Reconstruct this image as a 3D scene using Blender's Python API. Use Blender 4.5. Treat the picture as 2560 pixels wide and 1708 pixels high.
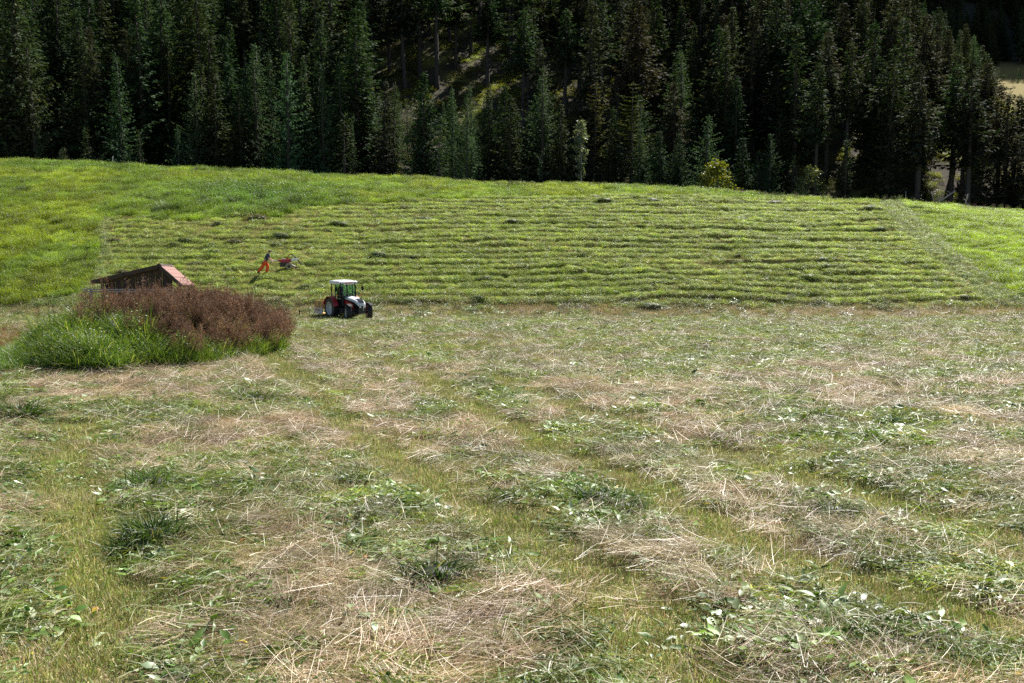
import bpy, bmesh, math, random
import numpy as np
from mathutils import Vector, Matrix

random.seed(7)
RNG = np.random.default_rng(11)
for _o in list(bpy.data.objects):
    bpy.data.objects.remove(_o)
SC = bpy.context.scene
COL = SC.collection

# ------------------------------------------------------------------ camera
CAMZ = 6.0
FPX = 2489.0                      # focal length in photograph pixels (35 mm)
PITCH = math.radians(6.28)
CP, SP = math.cos(PITCH), math.sin(PITCH)
cam = bpy.data.objects.new('camera', bpy.data.cameras.new('camera'))
COL.objects.link(cam)
cam.location = (0, 0, CAMZ)
cam.rotation_euler = (math.radians(90) - PITCH, 0, 0)
cam.data.lens = 35.0
cam.data.sensor_width = 36.0
cam.data.clip_end = 4000
SC.camera = cam

# ------------------------------------------------------------------ sky, sun, exposure
SUN_EL, SUN_AZ = math.radians(48), math.radians(29)
W = bpy.data.worlds.new('World')
SC.world = W
W.use_nodes = True
nt = W.node_tree
nt.nodes.clear()
sky = nt.nodes.new('ShaderNodeTexSky')
sky.sky_type = 'NISHITA'
sky.sun_disc = False
sky.sun_elevation = SUN_EL
sky.sun_rotation = SUN_AZ
sky.altitude = 1500
bg = nt.nodes.new('ShaderNodeBackground')
bg.inputs['Strength'].default_value = 0.05
wo = nt.nodes.new('ShaderNodeOutputWorld')
nt.links.new(sky.outputs[0], bg.inputs[0])
nt.links.new(bg.outputs[0], wo.inputs[0])
sunvec = Vector((math.sin(SUN_AZ) * math.cos(SUN_EL), math.cos(SUN_AZ) * math.cos(SUN_EL), math.sin(SUN_EL)))
sl = bpy.data.lights.new('sun', 'SUN')
sl.energy = 5.0
sl.angle = math.radians(0.53)
sl.color = (1.0, 0.955, 0.89)
so = bpy.data.objects.new('sun', sl)
COL.objects.link(so)
so.location = sunvec * 200
so.rotation_euler = (-sunvec).to_track_quat('-Z', 'Y').to_euler()
SC.view_settings.view_transform = 'Standard'
SC.view_settings.look = 'None'
SC.view_settings.exposure = 1.15
SC.view_settings.gamma = 1.0
SC.view_settings.use_curve_mapping = False
SC.cycles.use_denoising = False
SC.cycles.max_bounces = 6
SC.cycles.diffuse_bounces = 3
SC.cycles.glossy_bounces = 3
SC.cycles.transmission_bounces = 5
SC.cycles.sample_clamp_indirect = 3.0

# ------------------------------------------------------------------ numbers: noise, projection
def _hash(i, j, s):
    n = (i.astype(np.int64) * 374761393 + j.astype(np.int64) * 668265263 + s * 982451653) & 0x7fffffff
    n = ((n ^ (n >> 13)) * 1274126177) & 0x7fffffff
    n = n ^ (n >> 16)
    return (n & 0xffff) / 65535.0

def vnoise(x, y, s=0):
    x = np.asarray(x, float); y = np.asarray(y, float)
    i = np.floor(x); j = np.floor(y)
    fx = x - i; fy = y - j
    fx = fx * fx * (3 - 2 * fx); fy = fy * fy * (3 - 2 * fy)
    a = _hash(i, j, s); b = _hash(i + 1, j, s); c = _hash(i, j + 1, s); d = _hash(i + 1, j + 1, s)
    return a + (b - a) * fx + (c - a) * fy + (a - b - c + d) * fx * fy

def fbm(x, y, s=0, o=3):
    t = 0; a = 0.5; n = 0
    for k in range(o):
        t = t + a * vnoise(x * 2 ** k, y * 2 ** k, s + 17 * k); n += a; a *= 0.5
    return t / n

def sstep(a, b, x):
    t = np.clip((x - a) / (b - a), 0, 1)
    return t * t * (3 - 2 * t)

def smax(a, b, k):
    h = np.clip(0.5 + 0.5 * (a - b) / k, 0, 1)
    return b + (a - b) * h + k * h * (1 - h)

def smin(a, b, k):
    return -smax(-np.asarray(a), -np.asarray(b), k)

def ray(px, py):
    u = (px - 1280.0) / FPX; v = (854.0 - py) / FPX
    return np.array([u, CP + v * SP, -SP + v * CP])

def project(x, y, z):
    rz = np.asarray(z) - CAMZ
    f = np.maximum(np.asarray(y) * CP - rz * SP, 0.05)
    up = np.asarray(y) * SP + rz * CP
    return 1280 + FPX * np.asarray(x) / f, 854 - FPX * up / f

def at_y(px, py, Y):
    d = ray(px, py)
    return Vector((d[0] * Y / d[1], Y, CAMZ + d[2] * Y / d[1]))

def in_poly(px, py, poly):
    px = np.asarray(px); py = np.asarray(py)
    r = np.zeros(px.shape, bool)
    n = len(poly)
    for k in range(n):
        x1, y1 = poly[k]; x2, y2 = poly[(k + 1) % n]
        if y1 == y2:
            continue
        c = ((y1 > py) != (y2 > py)) & (px < (x2 - x1) * (py - y1) / (y2 - y1) + x1)
        r ^= c
    return r

def dist_poly(x, y, pts):
    best = np.full(np.shape(x), 1e9)
    for (x1, y1), (x2, y2) in zip(pts[:-1], pts[1:]):
        dx, dy = x2 - x1, y2 - y1
        t = np.clip(((x - x1) * dx + (y - y1) * dy) / (dx * dx + dy * dy + 1e-9), 0, 1)
        best = np.minimum(best, np.hypot(x - x1 - t * dx, y - y1 - t * dy))
    return best

# ------------------------------------------------------------------ terrain
YC, YF = 115.0, 69.0
_crest = [(-500, 392), (0, 400), (190, 402), (345, 414), (500, 421), (690, 431), (900, 438), (1060, 443), (1270, 456), (1480, 459),
          (1730, 467), (1890, 481), (2080, 494), (2185, 505), (2257, 503), (2426, 511), (2560, 521), (3000, 545)]
_cx, _cz = [], []
for _px, _py in _crest:
    _p = at_y(_px, _py, YC)
    _cx.append(_p.x); _cz.append(_p.z - (0.12 if 2150 < _px < 2258 else 0.45))

def field_z(y):
    return CAMZ - 3.79 - 0.032 * np.maximum(y, -30)

MOUND = (-13.5, 38.6, 4.2, 6.0, 1.55)

def h0(x, y):
    """the lie of the land, without swaths"""
    x = np.asarray(x, float); y = np.asarray(y, float)
    zf = field_z(np.minimum(y, 80))
    zc = np.interp(x, _cx, _cz)
    zfoot = field_z(YF)
    t = (y - YF) / (YC - YF)
    tt = np.clip(t, -1, 1.4)
    zh = zfoot + (zc - zfoot) * (1.3 * tt - 0.3 * tt * tt)
    z = smax(zf, zh, 0.5)
    dip = 5.2 - 2.4 * sstep(25, 60, x)
    zb = zc + 0.5 - 0.30 * (y - YC)
    zback = smax(zb, zc - dip + 0 * y, 2.0)
    base = zc - dip
    zm = base + 0.56 * (y - 131) + 2.5 * (fbm(x / 40, y / 40, 5) - 0.5)
    zr = base + 0.30 * (y - 131) + np.maximum(y - 312, 0) * 1.25 - np.maximum(y - 400, 0) * 1.1
    wr = sstep(70, 112, x + 0.0 * y)
    mt = zm + (zr - zm) * wr
    zback = smax(zback, mt, 1.5)
    z = np.where(y > YC - 6, smin(z, zback, 0.5), z)
    z = np.where(y > YC + 9, zback, z)
    mx, my, rx, ry, mh = MOUND
    z = z + mh * np.exp(-(((x - mx) / rx) ** 2 + ((y - my) / ry) ** 2) ** 1.4)
    z = z + 0.10 * (fbm(x / 7, y / 7, 3) - 0.5)
    return z

def hit(px, py, fun=None):
    fun = fun or h0
    d = ray(px, py)
    ts = np.concatenate([np.arange(5, 130, 0.05), np.arange(130, 400, 0.5)])
    gx, gy, gz = d[0] * ts, d[1] * ts, CAMZ + d[2] * ts
    below = gz < fun(gx, gy)
    k = int(np.argmax(below)) if below.any() else len(ts) - 1
    return Vector((gx[k], gy[k], gz[k]))

# outlines read off the photograph (its pixels); turned into places on the ground below
UNMOWN_LEFT = [(-900, 300), (-900, 775), (20, 762), (190, 738), (226, 705), (240, 640), (246, 560), (250, 545), (330, 543), (430, 556),
               (600, 541), (690, 546), (760, 521), (900, 512), (1100, 501), (1400, 494), (1700, 491), (1950, 500), (2100, 507), (2185, 512), (2190, 300)]
UNMOWN_RIGHT = [(2257, 300), (2257, 506), (2310, 560), (2380, 622), (2470, 692), (2560, 748), (2700, 820), (3400, 1000), (3400, 300)]
_RB = UNMOWN_RIGHT[1:7]
def _lane(pts):
    return [tuple(hit(a * 1.0894, b * 1.0894)[:2]) for a, b in pts]
LANES = [
    _lane([(560, 760), (600, 785), (740, 905), (800, 985), (905, 1062), (1050, 1150), (1200, 1232), (1350, 1330), (1480, 1440), (1560, 1530), (1640, 1640)]),
    _lane([(700, 770), (860, 830), (1000, 880), (1110, 958), (1260, 1040), (1480, 1125), (1523, 1166), (1713, 1252), (1950, 1346), (2139, 1408), (2328, 1455), (2500, 1500)]),
    _lane([(1130, 870), (1330, 950), (1595, 1025), (1784, 1091), (1997, 1157), (2162, 1204), (2400, 1280)]),
    _lane([(180, 985), (160, 1060), (156, 1110), (189, 1180), (213, 1252), (227, 1347), (246, 1441), (200, 1540), (190, 1620)]),
]

def zones(x, y, z=None):
    """what grows or lies where: masks for every point of the ground"""
    x = np.asarray(x, float); y = np.asarray(y, float)
    z = h0(x, y) if z is None else z
    px, py = project(x, y, z)
    d = {}
    past = y > YC - 3
    un = in_poly(px, py, UNMOWN_LEFT) & (y > 60)
    ur = in_poly(px, py, UNMOWN_RIGHT) & (y > 60)
    un = un | (past & (px < 2190)) | (past & (px > 2255))
    un = (un | ur) & (y < 124)
    d['unmown'] = un & (y > 60)
    d['right'] = ur | (past & (px > 2255))
    d['hill'] = sstep(70.5, 73, y) * (~un) * (y < 119)
    m = np.hypot((x - MOUND[0]) / (MOUND[2] + .3), (y - MOUND[1] + .3) / (MOUND[3] + .6))
    d['mound'] = m
    dl = np.full(x.shape, 9.0)
    for ln in LANES:
        dl = np.minimum(dl, dist_poly(x, y, ln))
    dl = dl + 0.35 * (vnoise(x * 1.7, y * 1.7, 41) - 0.5)
    fade = sstep(70, 34, y)
    d['lane'] = (1 - sstep(0.42, 0.80, dl)) * fade
    rb = dist_poly(px, py, _RB)
    d['head'] = (1 - sstep(46, 66, rb)) * (y > 68) * (px > 2000)
    left = (px < 275) & (py > 540) & (y > 66)
    d['head'] = np.maximum(d['head'], left * 1.0)
    d['headv'] = np.where(px < 600, px / 17.0, rb / 23.0)
    band = 772 + 10 * (vnoise(px / 120, px * 0, 9) - .5) + 6 * sstep(1300, 2100, px)
    d['track'] = np.exp(-((py - band) / 17.0) ** 2) * sstep(950, 1350, px) * (y > 55)
    d['px'] = px; d['py'] = py; d['z'] = z
    v = z / 0.40 + 1.5 * (fbm(x / 12, y / 9, 21) - .5) + 0.36 * (vnoise(x / 2.6, y / 2.6, 22) - .5)
    d['v'] = v
    return d

def ridge_of(d, x, y):
    ph = np.mod(d['v'], 1.0)
    r = np.where(ph < .42, sstep(.20, .42, ph), 1 - sstep(.42, .95, ph))
    ph2 = np.mod(d['headv'], 1.0)
    r2 = np.exp(-((ph2 - 0.5) / 0.24) ** 2) * 0.6
    r = r + (r2 - r) * d['head']
    irr = sstep(1150, 700, d['px'])
    lump = sstep(0.55, 0.78, vnoise(x / 1.1, y / 1.6, 31))
    return r * (1 - 0.45 * irr), lump * (0.35 + 0.65 * irr)

def relief(x, y, d):
    r, lump = ridge_of(d, x, y)
    a = (0.25 + 1.0 * fbm(x / 3.5, y / 2.2, 33)) * (.55 + .9 * vnoise(np.floor(d['v']) * 1.7, x / 14, 34))
    hill = d['hill'] * (0.34 * r * a + 0.16 * lump * vnoise(x / 3., y / 3., 37)) * (1 - 0.75 * d['track'])
    near = (1 - sstep(68, 71, y)) * (1 - d['lane']) * (0.045 + 0.10 * fbm(x * 0.9, y * 0.9, 35) * sstep(60, 20, y)) * (y > 2)
    return hill + near * (1 - d['unmown'])

def ground(x, y, d=None):
    d = d or zones(x, y)
    return d['z'] + relief(np.asarray(x, float), np.asarray(y, float), d)

def gz(x, y):
    return float(ground(np.array([x]), np.array([y]))[0])

# ------------------------------------------------------------------ materials
def new_mat(name):
    m = bpy.data.materials.new(name)
    m.use_nodes = True
    n = m.node_tree
    return m, n, n.nodes['Principled BSDF']

def plain(name, col, rough=0.6, metal=0.0, spec=0.5, var=0.12, scale=9.0, bump=0.0):
    m, n, b = new_mat(name)
    tc = n.nodes.new('ShaderNodeTexCoord')
    nz = n.nodes.new('ShaderNodeTexNoise'); nz.inputs['Scale'].default_value = scale; nz.inputs['Detail'].default_value = 4
    n.links.new(tc.outputs['Object'], nz.inputs['Vector'])
    mr = n.nodes.new('ShaderNodeMapRange')
    mr.inputs[1].default_value = 0.25; mr.inputs[2].default_value = 0.75
    mr.inputs[3].default_value = 1 - var; mr.inputs[4].default_value = 1 + var
    n.links.new(nz.outputs['Fac'], mr.inputs[0])
    mx = n.nodes.new('ShaderNodeMix'); mx.data_type = 'RGBA'; mx.blend_type = 'MULTIPLY'
    mx.inputs['Factor'].default_value = 1
    mx.inputs[6].default_value = (*col, 1)
    n.links.new(mr.outputs[0], mx.inputs[7])
    n.links.new(mx.outputs[2], b.inputs['Base Color'])
    b.inputs['Roughness'].default_value = rough
    b.inputs['Metallic'].default_value = metal
    b.inputs['Specular IOR Level'].default_value = spec
    if bump:
        bp = n.nodes.new('ShaderNodeBump'); bp.inputs['Strength'].default_value = bump
        n.links.new(nz.outputs['Fac'], bp.inputs['Height'])
        n.links.new(bp.outputs[0], b.inputs['Normal'])
    return m

def leafy(name, rough=0.45, spec=0.5, trans=0.4, inst=True, tcol=(1.25, 1.25, 0.5), rnd=0.22, hue=0.0):
    """thin plant matter: colour from the mesh, tinted per copy, light shining through"""
    m, n, b = new_mat(name)
    at = n.nodes.new('ShaderNodeAttribute'); at.attribute_name = 'Col'
    col = at.outputs['Color']
    oi = n.nodes.new('ShaderNodeObjectInfo')
    mr = n.nodes.new('ShaderNodeMapRange')
    mr.inputs[3].default_value = 1 - rnd; mr.inputs[4].default_value = 1 + rnd
    n.links.new(oi.outputs['Random'], mr.inputs[0])
    def mul(a, bsock=None, const=None):
        mx = n.nodes.new('ShaderNodeMix'); mx.data_type = 'RGBA'; mx.blend_type = 'MULTIPLY'
        mx.inputs['Factor'].default_value = 1
        n.links.new(a, mx.inputs[6])
        if bsock is not None:
            n.links.new(bsock, mx.inputs[7])
        else:
            mx.inputs[7].default_value = (*const, 1)
        return mx.outputs[2]
    col = mul(col, mr.outputs[0])
    if inst:
        a2 = n.nodes.new('ShaderNodeAttribute'); a2.attribute_type = 'INSTANCER'; a2.attribute_name = 'tint'
        col = mul(col, a2.outputs['Color'])
    if hue:
        wn = n.nodes.new('ShaderNodeTexWhiteNoise'); wn.noise_dimensions = '1D'
        n.links.new(oi.outputs['Random'], wn.inputs['W'])
        mx = n.nodes.new('ShaderNodeMix'); mx.data_type = 'RGBA'
        mx.inputs[6].default_value = (1.12, 0.98, 0.92, 1); mx.inputs[7].default_value = (0.82, 1.06, 1.0, 1)
        n.links.new(wn.outputs['Value'], mx.inputs['Factor'])
        col = mul(col, mx.outputs[2])
    n.links.new(col, b.inputs['Base Color'])
    b.inputs['Roughness'].default_value = rough
    b.inputs['Specular IOR Level'].default_value = spec
    tr = n.nodes.new('ShaderNodeBsdfTranslucent')
    n.links.new(mul(col, const=tcol), tr.inputs['Color'])
    ms = n.nodes.new('ShaderNodeMixShader'); ms.inputs[0].default_value = trans
    n.links.new(b.outputs[0], ms.inputs[1]); n.links.new(tr.outputs[0], ms.inputs[2])
    n.links.new(ms.outputs[0], n.nodes['Material Output'].inputs['Surface'])
    return m

def ground_mat():
    m, n, b = new_mat('soil_and_stubble')
    at = n.nodes.new('ShaderNodeAttribute'); at.attribute_name = 'Col'
    tc = n.nodes.new('ShaderNodeTexCoord')
    nz = n.nodes.new('ShaderNodeTexNoise'); nz.inputs['Scale'].default_value = 5; nz.inputs['Detail'].default_value = 8; nz.inputs['Roughness'].default_value = .7
    n.links.new(tc.outputs['Object'], nz.inputs['Vector'])
    cr = n.nodes.new('ShaderNodeValToRGB')
    cr.color_ramp.elements[0].position = .3; cr.color_ramp.elements[0].color = (.45, .42, .40, 1)
    cr.color_ramp.elements[1].position = .7; cr.color_ramp.elements[1].color = (1.35, 1.35, 1.25, 1)
    n.links.new(nz.outputs['Fac'], cr.inputs[0])
    mx = n.nodes.new('ShaderNodeMix'); mx.data_type = 'RGBA'; mx.blend_type = 'MULTIPLY'; mx.inputs['Factor'].default_value = 1
    n.links.new(at.outputs['Color'], mx.inputs[6]); n.links.new(cr.outputs[0], mx.inputs[7])
    n.links.new(mx.outputs[2], b.inputs['Base Color'])
    b.inputs['Roughness'].default_value = .95; b.inputs['Specular IOR Level'].default_value = .1
    bp = n.nodes.new('ShaderNodeBump'); bp.inputs['Strength'].default_value = .8; bp.inputs['Distance'].default_value = .06
    n.links.new(nz.outputs['Fac'], bp.inputs['Height']); n.links.new(bp.outputs[0], b.inputs['Normal'])
    return m

M = {}
M['ground'] = ground_mat()
M['hay'] = leafy('cut_grass', .48, .45, .32)
M['straw'] = leafy('dry_straw', .45, .5, .15, tcol=(1.1, 1.0, .8))
M['leaf'] = leafy('broad_leaf', .45, .5, .25)
M['leaf_single'] = leafy('broad_leaf_single', .42, .6, .22, inst=False)
M['stubble'] = leafy('stubble', .6, .35, .25, tcol=(1.05, 1.15, .75))
M['meadow'] = leafy('standing_grass', .45, .5, .45, tcol=(1.42, 1.3, .4))
M['weed'] = leafy('weed_stems', .7, .2, .25, tcol=(1.2, 1.0, .7))
M['tuft'] = leafy('grass_tuft', .5, .4, .35, inst=False)
M['heap'] = leafy('heaped_grass', .55, .4, .3, inst=False)
M['needle'] = leafy('spruce_needles', .85, .08, .2, inst=False, tcol=(1.2, 1.3, .6), rnd=.3, hue=1)
M['needle_far'] = leafy('spruce_needles_far', .85, .08, .2, inst=False, tcol=(1.2, 1.3, .6), rnd=.3, hue=1)
M['broad'] = leafy('tree_leaves', .5, .4, .35, inst=False, rnd=.1)
M['weed_single'] = leafy('weed_single', .7, .2, .25, inst=False, tcol=(1.2, 1.0, .7))
M['bark'] = plain('bark', (.055, .045, .04), .9, var=.4, scale=3, bump=.5)
M['birch_bark'] = plain('birch_bark', (.5, .48, .45), .7, var=.3, scale=4)
M['deadwood'] = plain('dead_wood', (.42, .34, .29), .8, var=.25, scale=6)
M['white'] = plain('white_paint', (.78, .78, .80), .3, var=.04)
M['red'] = plain('red_paint', (.42, .022, .03), .35, var=.08)
M['redmow'] = plain('mower_red', (.38, .04, .045), .4, var=.12)
M['black'] = plain('black_plastic', (.012, .012, .014), .75, spec=.2, var=.2)
M['rubber'] = plain('tyre_rubber', (.022, .021, .021), .55, spec=.55, var=.3, scale=14)
M['rim'] = plain('pale_rim', (.55, .58, .60), .35, var=.08)
M['iron'] = plain('dark_iron', (.05, .05, .055), .5, metal=.4, var=.25)
M['chrome'] = plain('bright_metal', (.6, .62, .66), .25, metal=.9, var=.1)
M['orange'] = plain('orange_lens', (.85, .16, .02), .3, var=.05)
M['lamp'] = plain('lamp_glass', (.75, .78, .82), .15, var=.05)
M['seat'] = plain('cab_seat', (.02, .02, .024), .8, var=.2)
M['yellow'] = plain('yellow_plastic', (.62, .42, .04), .45, var=.1)
M['ply'] = plain('pale_plywood', (.46, .30, .10), .7, var=.12, scale=5)
M['board'] = plain('white_board', (.62, .62, .66), .55, var=.12, scale=4)
M['lettering'] = plain('red_lettering', (.45, .05, .03), .6, var=.05)
M['ash'] = plain('ash_wood', (.50, .33, .06), .5, var=.2, scale=4)
M['oldwood'] = plain('weathered_dark_wood', (.06, .042, .032), .85, var=.4, scale=6, bump=.4)
M['greywood'] = plain('grey_weathered_wood', (.34, .34, .36), .8, var=.25, scale=5, bump=.3)
M['tile'] = plain('faded_red_tile', (.25, .105, .08), .75, var=.25, scale=7, bump=.2)
M['ridge'] = plain('dark_ridge_tile', (.11, .07, .06), .8, var=.3, scale=9, bump=.4)
M['skin'] = plain('skin', (.45, .25, .17), .5, var=.06)
M['shirt'] = plain('dark_blue_shirt', (.045, .055, .11), .8, var=.15)
M['trouser'] = plain('orange_work_trousers', (.80, .095, .02), .75, var=.12)
M['boot'] = plain('boot_leather', (.02, .018, .016), .6, var=.2)
M['cap'] = plain('dark_cap', (.03, .032, .045), .7, var=.15)
M['mud'] = plain('hay_caked_wheel', (.34, .31, .22), .9, var=.5, scale=18, bump=.8)
def glass_mat():
    m, n, b = new_mat('tinted_glass')
    b.inputs['Base Color'].default_value = (.62, .80, .74, 1)
    b.inputs['Roughness'].default_value = .02
    b.inputs['Transmission Weight'].default_value = 1
    b.inputs['IOR'].default_value = 1.02
    tr = n.nodes.new('ShaderNodeBsdfTransparent'); tr.inputs[0].default_value = (.55, .78, .70, 1)
    gl = n.nodes.new('ShaderNodeBsdfGlossy'); gl.inputs['Roughness'].default_value = .03
    fr = n.nodes.new('ShaderNodeFresnel'); fr.inputs[0].default_value = 1.5
    ms = n.nodes.new('ShaderNodeMixShader')
    n.links.new(fr.outputs[0], ms.inputs[0]); n.links.new(tr.outputs[0], ms.inputs[1]); n.links.new(gl.outputs[0], ms.inputs[2])
    n.links.new(ms.outputs[0], n.nodes['Material Output'].inputs['Surface'])
    return m
M['glass'] = glass_mat()

# ------------------------------------------------------------------ mesh helpers
def mesh_np(name, V, F, C=None, mat=None, smooth=False):
    V = np.asarray(V, np.float32); F = np.asarray(F, np.int32)
    me = bpy.data.meshes.new(name)
    k = F.shape[1]
    me.vertices.add(len(V)); me.vertices.foreach_set('co', V.ravel())
    me.loops.add(F.size); me.loops.foreach_set('vertex_index', F.ravel())
    me.polygons.add(len(F))
    me.polygons.foreach_set('loop_start', np.arange(0, F.size, k, dtype=np.int32))
    if smooth:
        me.polygons.foreach_set('use_smooth', np.ones(len(F), bool))
    me.update(calc_edges=True)
    if C is not None:
        a = me.color_attributes.new('Col', 'FLOAT_COLOR', 'POINT')
        c4 = np.ones((len(V), 4), np.float32); c4[:, :3] = C
        a.data.foreach_set('color', c4.ravel())
    if mat:
        me.materials.append(mat)
    return me

def obj(name, data, parent=None, loc=None):
    o = bpy.data.objects.new(name, data)
    COL.objects.link(o)
    if parent is not None:
        o.parent = parent
    if loc is not None:
        o.location = loc
    return o

def tag(o, label=None, cat=None, group=None, kind=None):
    if label: o['label'] = label
    if cat: o['category'] = cat
    if group: o['group'] = group
    if kind: o['kind'] = kind
    return o

def thing(name, label, cat, loc=(0, 0, 0), rz=0.0, group=None):
    o = obj(name, None, loc=loc)
    o.empty_display_size = .2
    o.rotation_euler = (0, 0, rz)
    return tag(o, label, cat, group)

class MB:
    def __init__(s): s.bm = bmesh.new()
    def box(s, c, size, rot=None, taper=None):
        r = bmesh.ops.create_cube(s.bm, size=1.0)['verts']
        R = rot.to_matrix().to_4x4() if rot is not None else Matrix.Identity(4)
        if taper:
            for v in r:
                if v.co.z > 0: v.co.x *= taper[0]; v.co.y *= taper[1]
        bmesh.ops.transform(s.bm, verts=r, matrix=Matrix.Translation(c) @ R @ Matrix.Diagonal((*size, 1)))
        return s
    def hull(s, pts):
        vs = [s.bm.verts.new(p) for p in pts]
        bmesh.ops.convex_hull(s.bm, input=vs)
        return s
    def tube(s, path, rad, seg=8, cap=True):
        path = [Vector(p) for p in path]
        if not hasattr(rad, '__len__'): rad = [rad] * len(path)
        rings = []
        for i, p in enumerate(path):
            d = (path[min(i + 1, len(path) - 1)] - path[max(i - 1, 0)]).normalized()
            a = d.orthogonal().normalized() if i == 0 else (rings_a - d * rings_a.dot(d)).normalized()
            rings_a = a
            b = d.cross(a)
            rings.append([s.bm.verts.new(p + (a * math.cos(2 * math.pi * k / seg) + b * math.sin(2 * math.pi * k / seg)) * rad[i]) for k in range(seg)])
        for r0, r1 in zip(rings[:-1], rings[1:]):
            for k in range(seg):
                s.bm.faces.new((r0[k], r0[(k + 1) % seg], r1[(k + 1) % seg], r1[k]))
        if cap:
            s.bm.faces.new(list(reversed(rings[0]))); s.bm.faces.new(rings[-1])
        return s
    def lathe(s, prof, axis='Y', seg=24, c=(0, 0, 0), close=True):
        rings = []
        for (a, r) in prof:
            ring = []
            for k in range(seg):
                t = 2 * math.pi * k / seg
                if axis == 'Y': p = (r * math.cos(t), a, r * math.sin(t))
                elif axis == 'X': p = (a, r * math.cos(t), r * math.sin(t))
                else: p = (r * math.cos(t), r * math.sin(t), a)
                ring.append(s.bm.verts.new(Vector(p) + Vector(c)))
            rings.append(ring)
        n = len(rings)
        for i in range(n if close else n - 1):
            r0, r1 = rings[i], rings[(i + 1) % n]
            for k in range(seg):
                s.bm.faces.new((r0[k], r0[(k + 1) % seg], r1[(k + 1) % seg], r1[k]))
        return s
    def loft(s, rings, cap=True):
        rr = [[s.bm.verts.new(p) for p in r] for r in rings]
        m = len(rr[0])
        for r0, r1 in zip(rr[:-1], rr[1:]):
            for k in range(m):
                s.bm.faces.new((r0[k], r0[(k + 1) % m], r1[(k + 1) % m], r1[k]))
        if cap:
            s.bm.faces.new(list(reversed(rr[0]))); s.bm.faces.new(rr[-1])
        return s
    def mesh(s, name, mat, smooth=False, bevel=0):
        bmesh.ops.recalc_face_normals(s.bm, faces=s.bm.faces)
        if bevel:
            es = [e for e in s.bm.edges if len(e.link_faces) == 2 and e.calc_face_angle(0) > .6]
            bmesh.ops.bevel(s.bm, geom=es, offset=bevel, segments=2, affect='EDGES', profile=.6)
        me = bpy.data.meshes.new(name); s.bm.to_mesh(me); s.bm.free()
        me.materials.append(M[mat] if isinstance(mat, str) else mat)
        if smooth:
            for p in me.polygons: p.use_smooth = True
        return me
    def build(s, name, mat, parent=None, smooth=False, bevel=0, loc=None):
        return obj(name, s.mesh(name, mat, smooth, bevel), parent, loc)

# ------------------------------------------------------------------ plant pieces (numpy)
def unit(v):
    return v / (np.linalg.norm(v, axis=-1, keepdims=True) + 1e-9)

def ribbons(base, az, el, curl, L, wid, cols, k=3, twist=None, tip=0.15, rng=RNG):
    """n curved blades: start points, heading, start elevation, bend per metre-fraction, length, width"""
    n = len(az)
    P = np.zeros((n, k + 1, 3)); P[:, 0] = base
    e = el.copy()
    D = None
    a = az.copy()
    side = np.zeros((n, k + 1, 3))
    tw = rng.uniform(-1.2, 1.2, n) if twist is None else twist
    for j in range(k + 1):
        D = np.stack([np.cos(a) * np.cos(e), np.sin(a) * np.cos(e), np.sin(e)], 1)
        s = np.stack([-np.sin(a), np.cos(a), np.zeros(n)], 1)
        up = np.cross(D, s)
        side[:, j] = s * np.cos(tw)[:, None] + up * np.sin(tw)[:, None]
        if j < k:
            P[:, j + 1] = P[:, j] + D * (L / k)[:, None]
            e = e + curl / k
    w = np.array([1 - (1 - tip) * (j / k) ** 1.6 for j in range(k + 1)])
    half = side * (wid[:, None] * w[None] * .5)[:, :, None]
    V = np.stack([P - half, P + half], 2).reshape(n, (k + 1) * 2, 3)
    f = np.array([[2 * j, 2 * j + 1, 2 * j + 3, 2 * j + 2] for j in range(k)])
    F = (f[None] + (np.arange(n) * (k + 1) * 2)[:, None, None]).reshape(-1, 4)
    C = np.repeat(cols, (k + 1) * 2, 0)
    return V.reshape(-1, 3), F, C

def leaves(base, az, el, roll, L, wid, cols, curl=None, fold=None, rng=RNG):
    """n broad leaves with a midrib fold, a curl along and a wavy edge"""
    n = len(az); rows = 5
    curl = rng.uniform(-1.6, .6, n) if curl is None else curl
    fold = rng.uniform(.0, .7, n) if fold is None else fold
    prof = np.array([.14, .85, .95, .60, .04])
    V = np.zeros((n, rows, 3, 3))
    e = el.copy(); P = base.copy()
    for j in range(rows):
        D = np.stack([np.cos(az) * np.cos(e), np.sin(az) * np.cos(e), np.sin(e)], 1)
        s = np.stack([-np.sin(az), np.cos(az), np.zeros(n)], 1)
        up = np.cross(D, s)
        s2 = s * np.cos(roll)[:, None] + up * np.sin(roll)[:, None]
        u2 = np.cross(D, s2)
        w = (wid * prof[j] * .5 * rng.uniform(.6, 1.3, n))[:, None]
        wob = (rng.uniform(-.25, .25, n) * wid)[:, None]
        V[:, j, 1] = P
        V[:, j, 0] = P - s2 * w * np.cos(fold)[:, None] + u2 * (w * np.sin(fold)[:, None] + wob * .4)
        V[:, j, 2] = P + s2 * w * np.cos(fold)[:, None] + u2 * (w * np.sin(fold)[:, None] - wob * .4)
        P = P + D * (L / (rows - 1))[:, None]
        e = e + curl / (rows - 1)
    f = []
    for j in range(rows - 1):
        for c in range(2):
            f.append([j * 3 + c, j * 3 + c + 1, j * 3 + 4 + c, j * 3 + 3 + c])
    F = (np.array(f)[None] + (np.arange(n) * rows * 3)[:, None, None]).reshape(-1, 4)
    return V.reshape(-1, 3), F, np.repeat(cols, rows * 3, 0)

def join(parts):
    V, F, C = [], [], []
    o = 0
    for v, f, c in parts:
        V.append(v); F.append(f + o); C.append(c); o += len(v)
    return np.concatenate(V), np.concatenate(F), np.concatenate(C)

def palette(n, cols, w, rng, jit=.18):
    cols = np.array(cols, float)
    i = rng.choice(len(cols), n, p=np.array(w) / np.sum(w))
    return cols[i] * rng.uniform(1 - jit, 1 + jit, (n, 1)) * rng.uniform(1 - jit * .35, 1 + jit * .35, (n, 3))

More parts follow.
